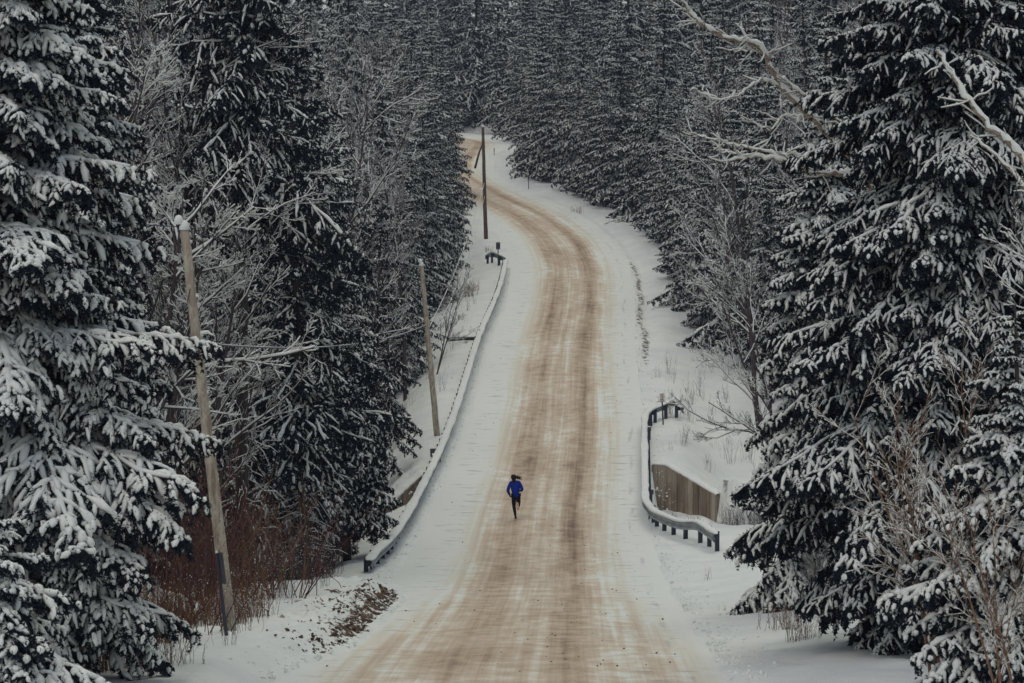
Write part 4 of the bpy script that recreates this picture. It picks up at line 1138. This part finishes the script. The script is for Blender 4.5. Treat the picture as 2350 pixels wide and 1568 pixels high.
# crumbly snow lumps thrown up by the plough along both verges
so = Soup(); g = np.random.default_rng(18); n = 2600
y_ = 58 + 170 * g.uniform(0, 1, n) ** 1.3; sd_ = np.where(g.uniform(0, 1, n) < .6, 1, -1); u_ = sd_ * (4.55 + np.abs(g.normal(0, .55, n))); u_ = u_ + np.where(sd_ < 0, eshift(y_), 0)
P = np.stack([xr(y_) + u_, y_], -1); r = g.uniform(.012, .045, n) * g.uniform(.5, 1.7, n); z = np.maximum(ground(P[:, 0], P[:, 1]), zr(y_) - .05)
c = np.stack([P[:, 0], P[:, 1], z + r * .1], -1); dv = unit(g.normal(0, 1, (n, 3)) * [1, 1, .3]) * r[:, None]
so.tubes(np.stack([c - dv, c - dv * .3, c + dv * .5, c + dv], 1), r[:, None] * np.array([.35, .9, .8, .2]), 5, 0, .8, True)
o = so.obj('snow_lumps', [M_snow]); tag(o, 'crumbly snow lumps thrown up by the plough along both verges', 'snow', kind='stuff')
# loose soil clods and pebbles
so = Soup(); g = np.random.default_rng(8)
def clods(n, fx):
    P = fx(n); r = g.uniform(.015, .05, n) * g.uniform(.5, 1.6, n)
    z = ground(P[:, 0], P[:, 1])
    c = np.stack([P[:, 0], P[:, 1], z], -1); dv = g.normal(0, 1, (n, 3)); dv[:, 2] *= .3; dv = unit(dv) * r[:, None]
    so.tubes(np.stack([c - dv, c - dv * .3, c + dv * .5, c + dv], 1), r[:, None] * np.array([.35, .9, .8, .2]), 5, 0, .7, True)
def bank(n):
    y = 64 + 27 * g.uniform(0, 1, n); u = -(4.95 - eshift(y) + np.abs(g.normal(0, .8, n)) * g.uniform(.2, 1, n)); return np.stack([xr(y) + u, y], -1)
clods(1000, bank)
o = so.obj('soil_clods', [mat('dark_soil', (.06, .04, .03), .95, barkf((.03, .02, .016), (.075, .048, .034), (.15, .10, .07), (3, 3, 3)))]); tag(o, 'dark earth clods churned out of the snowy bank by the near left verge', 'soil', kind='stuff')
so = Soup()
def roadp(n):
    y = g.uniform(60, 190, n); u = np.where(g.uniform(0, 1, n) < .6, g.normal(1.3, .8, n), g.uniform(-4, 4, n)); return np.stack([xr(y) + u, y], -1)
P = roadp(260); r = g.uniform(.012, .035, len(P)); z = zr(P[:, 1]) + .03
c = np.stack([P[:, 0], P[:, 1], z], -1); dv = unit(g.normal(0, 1, (len(P), 3)) * [1, 1, .2]) * r[:, None]
so.tubes(np.stack([c - dv, c, c + dv], 1), r[:, None] * np.array([.4, .9, .3]), 5, 0, .7, True)
o = so.obj('road_grit', [M_rust]); tag(o, 'dark crumbs of grit scattered on the sanded snow of the road', 'grit', kind='stuff')

# ------------------------------------------------------------------ the runner
def skin(name, verts, edges, radii, sub=2, m=None, parent=None, root=0):
    me = bpy.data.meshes.new(name); me.from_pydata(verts, edges, []); o = bpy.data.objects.new(name, me); COL.objects.link(o)
    md = o.modifiers.new('s', 'SKIN'); md.use_smooth_shade = True; o.modifiers.new('d', 'SUBSURF').levels = sub
    sv = me.skin_vertices[0].data
    for i, r in enumerate(radii):
        sv[i].radius = r if hasattr(r, '__len__') else (r, r); sv[i].use_root = i == root
    bpy.context.view_layer.update()
    m2 = bpy.data.meshes.new_from_object(o.evaluated_get(bpy.context.evaluated_depsgraph_get()))
    bpy.data.objects.remove(o); m2.materials.clear(); m2.materials.append(m)
    for p in m2.polygons: p.use_smooth = True
    return put(name, m2, parent)
M_skin = mat('skin', (.42, .26, .19), .6); M_jack = mat('blue_jacket_cloth', (.004, .022, .27), .75); M_blk = mat('black_tights', (.012, .012, .018), .8)
M_hair = mat('dark_hair', (.012, .010, .012), .6); M_shoe = mat('dark_shoe_mesh', (.05, .03, .03), .7); M_sole = mat('pinkish_shoe_sole', (.62, .38, .30), .6); M_white = mat('white_shoe_rim', (.7, .68, .64), .6)
fb = at(1184, 1203, 117.2)
pr_ = empty('person', (fb.x, fb.y, float(zr(fb.y)) + .03), 0, 'person running away up the road in blue jacket and black tights', 'person')
pr_.scale = (1.09,) * 3
J = dict(pel=(0, 0, .93), wst=(-.01, -.01, 1.05), chs=(-.03, .02, 1.26), nk0=(-.055, .03, 1.42), nk=(-.07, .04, 1.50), hd0=(-.082, .045, 1.56), hd=(-.088, .05, 1.645), hdt=(-.09, .055, 1.71),
         sl=(-.22, .02, 1.385), sr=(.13, .02, 1.405), el=(-.31, -.06, 1.12), er=(.245, -.10, 1.15), wl=(-.235, .08, .93), wr=(.165, .10, 1.09),
         hl=(-.085, 0, .90), hr=(.09, 0, .90), kl=(-.075, .03, .49), kr=(.10, .14, .50), cl=(-.05, -.015, .36), al=(-.015, -.03, .10), cr=(.085, -.05, .54), ar=(.055, -.27, .60),
         tl=(-.01, .13, .04), hel=(-.015, -.06, .05), tr=(.085, -.36, .43), her=(.04, -.33, .63))
def sk(name, keys, edges, rad, **k):
    idx = {a: i for i, a in enumerate(keys)}
    return skin(name, [J[a] for a in keys], [(idx[a], idx[b]) for a, b in edges], rad, **k)
keys = ['pel', 'wst', 'chs', 'nk0', 'nk', 'hd0', 'hd', 'hdt', 'sl', 'sr', 'el', 'er', 'wl', 'wr', 'hl', 'hr', 'kl', 'kr', 'cl', 'cr', 'al', 'ar', 'tl', 'tr']
ed = [('pel', 'wst'), ('wst', 'chs'), ('chs', 'nk0'), ('nk0', 'nk'), ('nk', 'hd0'), ('hd0', 'hd'), ('hd', 'hdt'), ('chs', 'sl'), ('chs', 'sr'), ('sl', 'el'), ('el', 'wl'), ('sr', 'er'), ('er', 'wr'),
      ('pel', 'hl'), ('pel', 'hr'), ('hl', 'kl'), ('kl', 'cl'), ('cl', 'al'), ('hr', 'kr'), ('kr', 'cr'), ('cr', 'ar'), ('al', 'tl'), ('ar', 'tr')]
sk('body', keys, ed, [(.13, .09), (.11, .08), (.13, .09), .06, .05, .07, .088, .06, .05, .05, .036, .036, .026, .026, .085, .085, .05, .05, .05, .05, .03, .03, .028, .028], m=M_skin, parent=pr_)
k2 = ['pel', 'hl', 'hr', 'kl', 'kr', 'cl', 'cr', 'al', 'ar']
sk('tights', k2, [('pel', 'hl'), ('pel', 'hr'), ('hl', 'kl'), ('kl', 'cl'), ('cl', 'al'), ('hr', 'kr'), ('kr', 'cr'), ('cr', 'ar')], [(.18, .13), .115, .115, .07, .07, .068, .068, .042, .042], m=M_blk, parent=pr_)
J.update(hem=(.005, -.01, .86), el2=(-.34, -.065, 1.11), fl=(-.275, .02, 1.02), fr2=(.215, .0, 1.11), bel=(0, -.01, .96))
k3 = ['wst', 'bel', 'hem', 'chs', 'nk0', 'nk', 'sl', 'sr', 'el', 'er', 'fl', 'fr2', 'wl', 'wr']
sk('jacket', k3, [('hem', 'bel'), ('bel', 'wst'), ('wst', 'chs'), ('chs', 'nk0'), ('nk0', 'nk'), ('chs', 'sl'), ('chs', 'sr'), ('sl', 'el'), ('el', 'fl'), ('fl', 'wl'), ('sr', 'er'), ('er', 'fr2'), ('fr2', 'wr')],
   [(.21, .135), (.22, .145), (.225, .15), (.235, .14), (.12, .09), (.08, .075), .088, .088, .064, .064, .055, .055, .042, .042], m=M_jack, parent=pr_)
skin('hood', [(-.10, -.06, 1.40), (-.04, -.085, 1.36), (.03, -.06, 1.40)], [(0, 1), (1, 2)], [.045, .055, .045], m=M_jack, parent=pr_)
# hands: palm, four fingers and a thumb, curled (dark gloves)
for w, s in (('wl', 1), ('wr', -1)):
    c = Vector(J[w]); f = Vector((.15 * s, .75, -.62)).normalized() if w == 'wl' else Vector((-.3, .9, .15)).normalized(); sd_ = Vector((s, 0, 0)).cross(f).normalized()
    vv = [tuple(c), tuple(c + f * .05), tuple(c + f * .085)]; ee = [(0, 1), (1, 2)]; rr = [.028, (.036, .022), (.036, .020)]
    cu = Vector((s, -.1, 0))
    for i in range(4):
        b0 = c + f * .085 + sd_ * (.027 - .018 * i); L_ = (.062, .070, .066, .052)[i]; n0 = len(vv)
        vv += [tuple(b0 + f * .01), tuple(b0 + f * L_ * .5 + cu * .012), tuple(b0 + f * L_ * .55 + cu * .045), tuple(b0 + f * L_ * .2 + cu * .055)]
        ee += [(2, n0), (n0, n0 + 1), (n0 + 1, n0 + 2), (n0 + 2, n0 + 3)]; rr += [.0095, .009, .0085, .0075]
    n0 = len(vv); vv += [tuple(c + f * .045 + sd_ * .04), tuple(c + f * .075 + sd_ * .05 + cu * .025), tuple(c + f * .09 + sd_ * .035 + cu * .045)]; ee += [(1, n0), (n0, n0 + 1), (n0 + 1, n0 + 2)]; rr += [.012, .011, .009]
    skin('glove', vv, ee, rr, m=M_blk, parent=pr_, sub=1)
# face side (away from the camera) and ears
skin('nose', [(-.09, .135, 1.645), (-.09, .165, 1.625)], [(0, 1)], [.012, .014], m=M_skin, parent=pr_, sub=1)
for s in (-1, 1): skin('ear', [(-.09 + s * .085, .055, 1.655), (-.09 + s * .092, .05, 1.63), (-.09 + s * .085, .05, 1.605)], [(0, 1), (1, 2)], [.013, .014, .010], m=M_skin, parent=pr_, sub=1)
for s in (-1, 1): skin('eye', [(-.09 + s * .03, .122, 1.66), (-.09 + s * .03, .13, 1.66)], [(0, 1)], [.012, .010], m=M_white, parent=pr_, sub=1)
skin('mouth', [(-.11, .125, 1.585), (-.09, .13, 1.582), (-.07, .125, 1.585)], [(0, 1), (1, 2)], [.006, .007, .006], m=M_sole, parent=pr_, sub=1)
# hair: cap, wind-blown ponytail strands
skin('hair', [(-.09, .02, 1.72), (-.09, -.01, 1.66), (-.085, -.015, 1.58), (-.075, -.03, 1.50), (-.065, -.07, 1.42), (-.06, -.085, 1.36)], [(0, 1), (1, 2), (2, 3), (3, 4), (4, 5)], [(.085, .08), (.118, .11), (.105, .10), .07, .055, .03], m=M_hair, parent=pr_)
g = np.random.default_rng(4); so = Soup()
n = 34; t = np.linspace(0, 1, 7); b0 = np.tile([-.03, -.04, 1.63], (n, 1)) + g.normal(0, .02, (n, 3)) * [.6, 1, 1]
L_ = g.uniform(.16, .30, n); dv = unit(np.stack([np.ones(n), g.normal(0, .15, n), g.normal(-.05, .22, n)], -1))
P = b0[:, None] + dv[:, None] * (L_[:, None] * t)[..., None]; P[..., 2] += .02 * np.sin(t * 6)[None] * g.normal(0, 1, (n, 1)) - .05 * t ** 2
so.tubes(P, np.outer(g.uniform(.006, .011, n), 1 - .75 * t), 5, 0); so.obj('blown_hair', [M_hair], pr_)
# shoes
def shoe(heel, toe, up, sole_m):
    h = Vector(heel); t_ = Vector(toe); f = (t_ - h).normalized(); upv = (Vector(up) - Vector(up).dot(f) * f).normalized(); sd_ = f.cross(upv)
    ln = (t_ - h).length + .05; root = None
    def sec(q, w, z): return h + f * (q * ln - .03) + sd_ * w + upv * z
    prof = [(0, .036, .085), (.15, .044, .092), (.4, .042, .08), (.65, .052, .055), (.85, .05, .042), (1.0, .028, .024)]
    V = []; F = []
    for q, w, z in prof: V += [sec(q, -w, 0), sec(q, w, 0), sec(q, w * .8, z), sec(q, -w * .8, z)]
    for i in range(len(prof) - 1):
        o_ = i * 4
        for j in range(4): F.append([o_ + j, o_ + (j + 1) % 4, o_ + 4 + (j + 1) % 4, o_ + 4 + j])
    F += [[0, 3, 2, 1], [20, 21, 22, 23]]
    so = Soup(); so.add(V, F, 0); o = so.obj('shoe', [M_shoe], pr_)
    V = []
    for q, w, z in prof: V += [sec(q, -w * 1.08, -.034), sec(q, w * 1.08, -.034), sec(q, w * 1.08, .004), sec(q, -w * 1.08, .004)]
    so = Soup(); so.add(V, F, 0); so.obj('sole', [sole_m], o)
shoe((-.015, -.065, .035), (-.005, .15, .03), (0, 0, 1), M_white)
shoe((.045, -.325, .66), (.085, -.36, .43), (0, 1, .2), M_sole)

# faint blue volume, added only to lift the dark tones between the trees
so = Soup(); so.box((0, 355, 60), (432, 416, 72), 0)
M_shade_lift = bpy.data.materials.new('shade_lift_volume'); M_shade_lift.use_nodes = True; nt = M_shade_lift.node_tree; nt.nodes.remove(nt.nodes['Principled BSDF'])
pv = nt.nodes.new('ShaderNodeVolumePrincipled'); pv.inputs['Density'].default_value = HAZE; pv.inputs['Color'].default_value = (.66, .78, 1.0, 1)
nt.links.new(pv.outputs[0], nt.nodes['Material Output'].inputs['Volume'])
if HAZE > 0:
    o = so.obj('shade_lift_haze', [M_shade_lift], None, False); o['kind'] = 'stuff'
bpy.context.view_layer.update()
print('tris', sum(len(m.loops) - 2 * len(m.polygons) for m in bpy.data.meshes) / 1e6, 'M; objects', len(bpy.data.objects), 'trees', len(placed), cnt_)
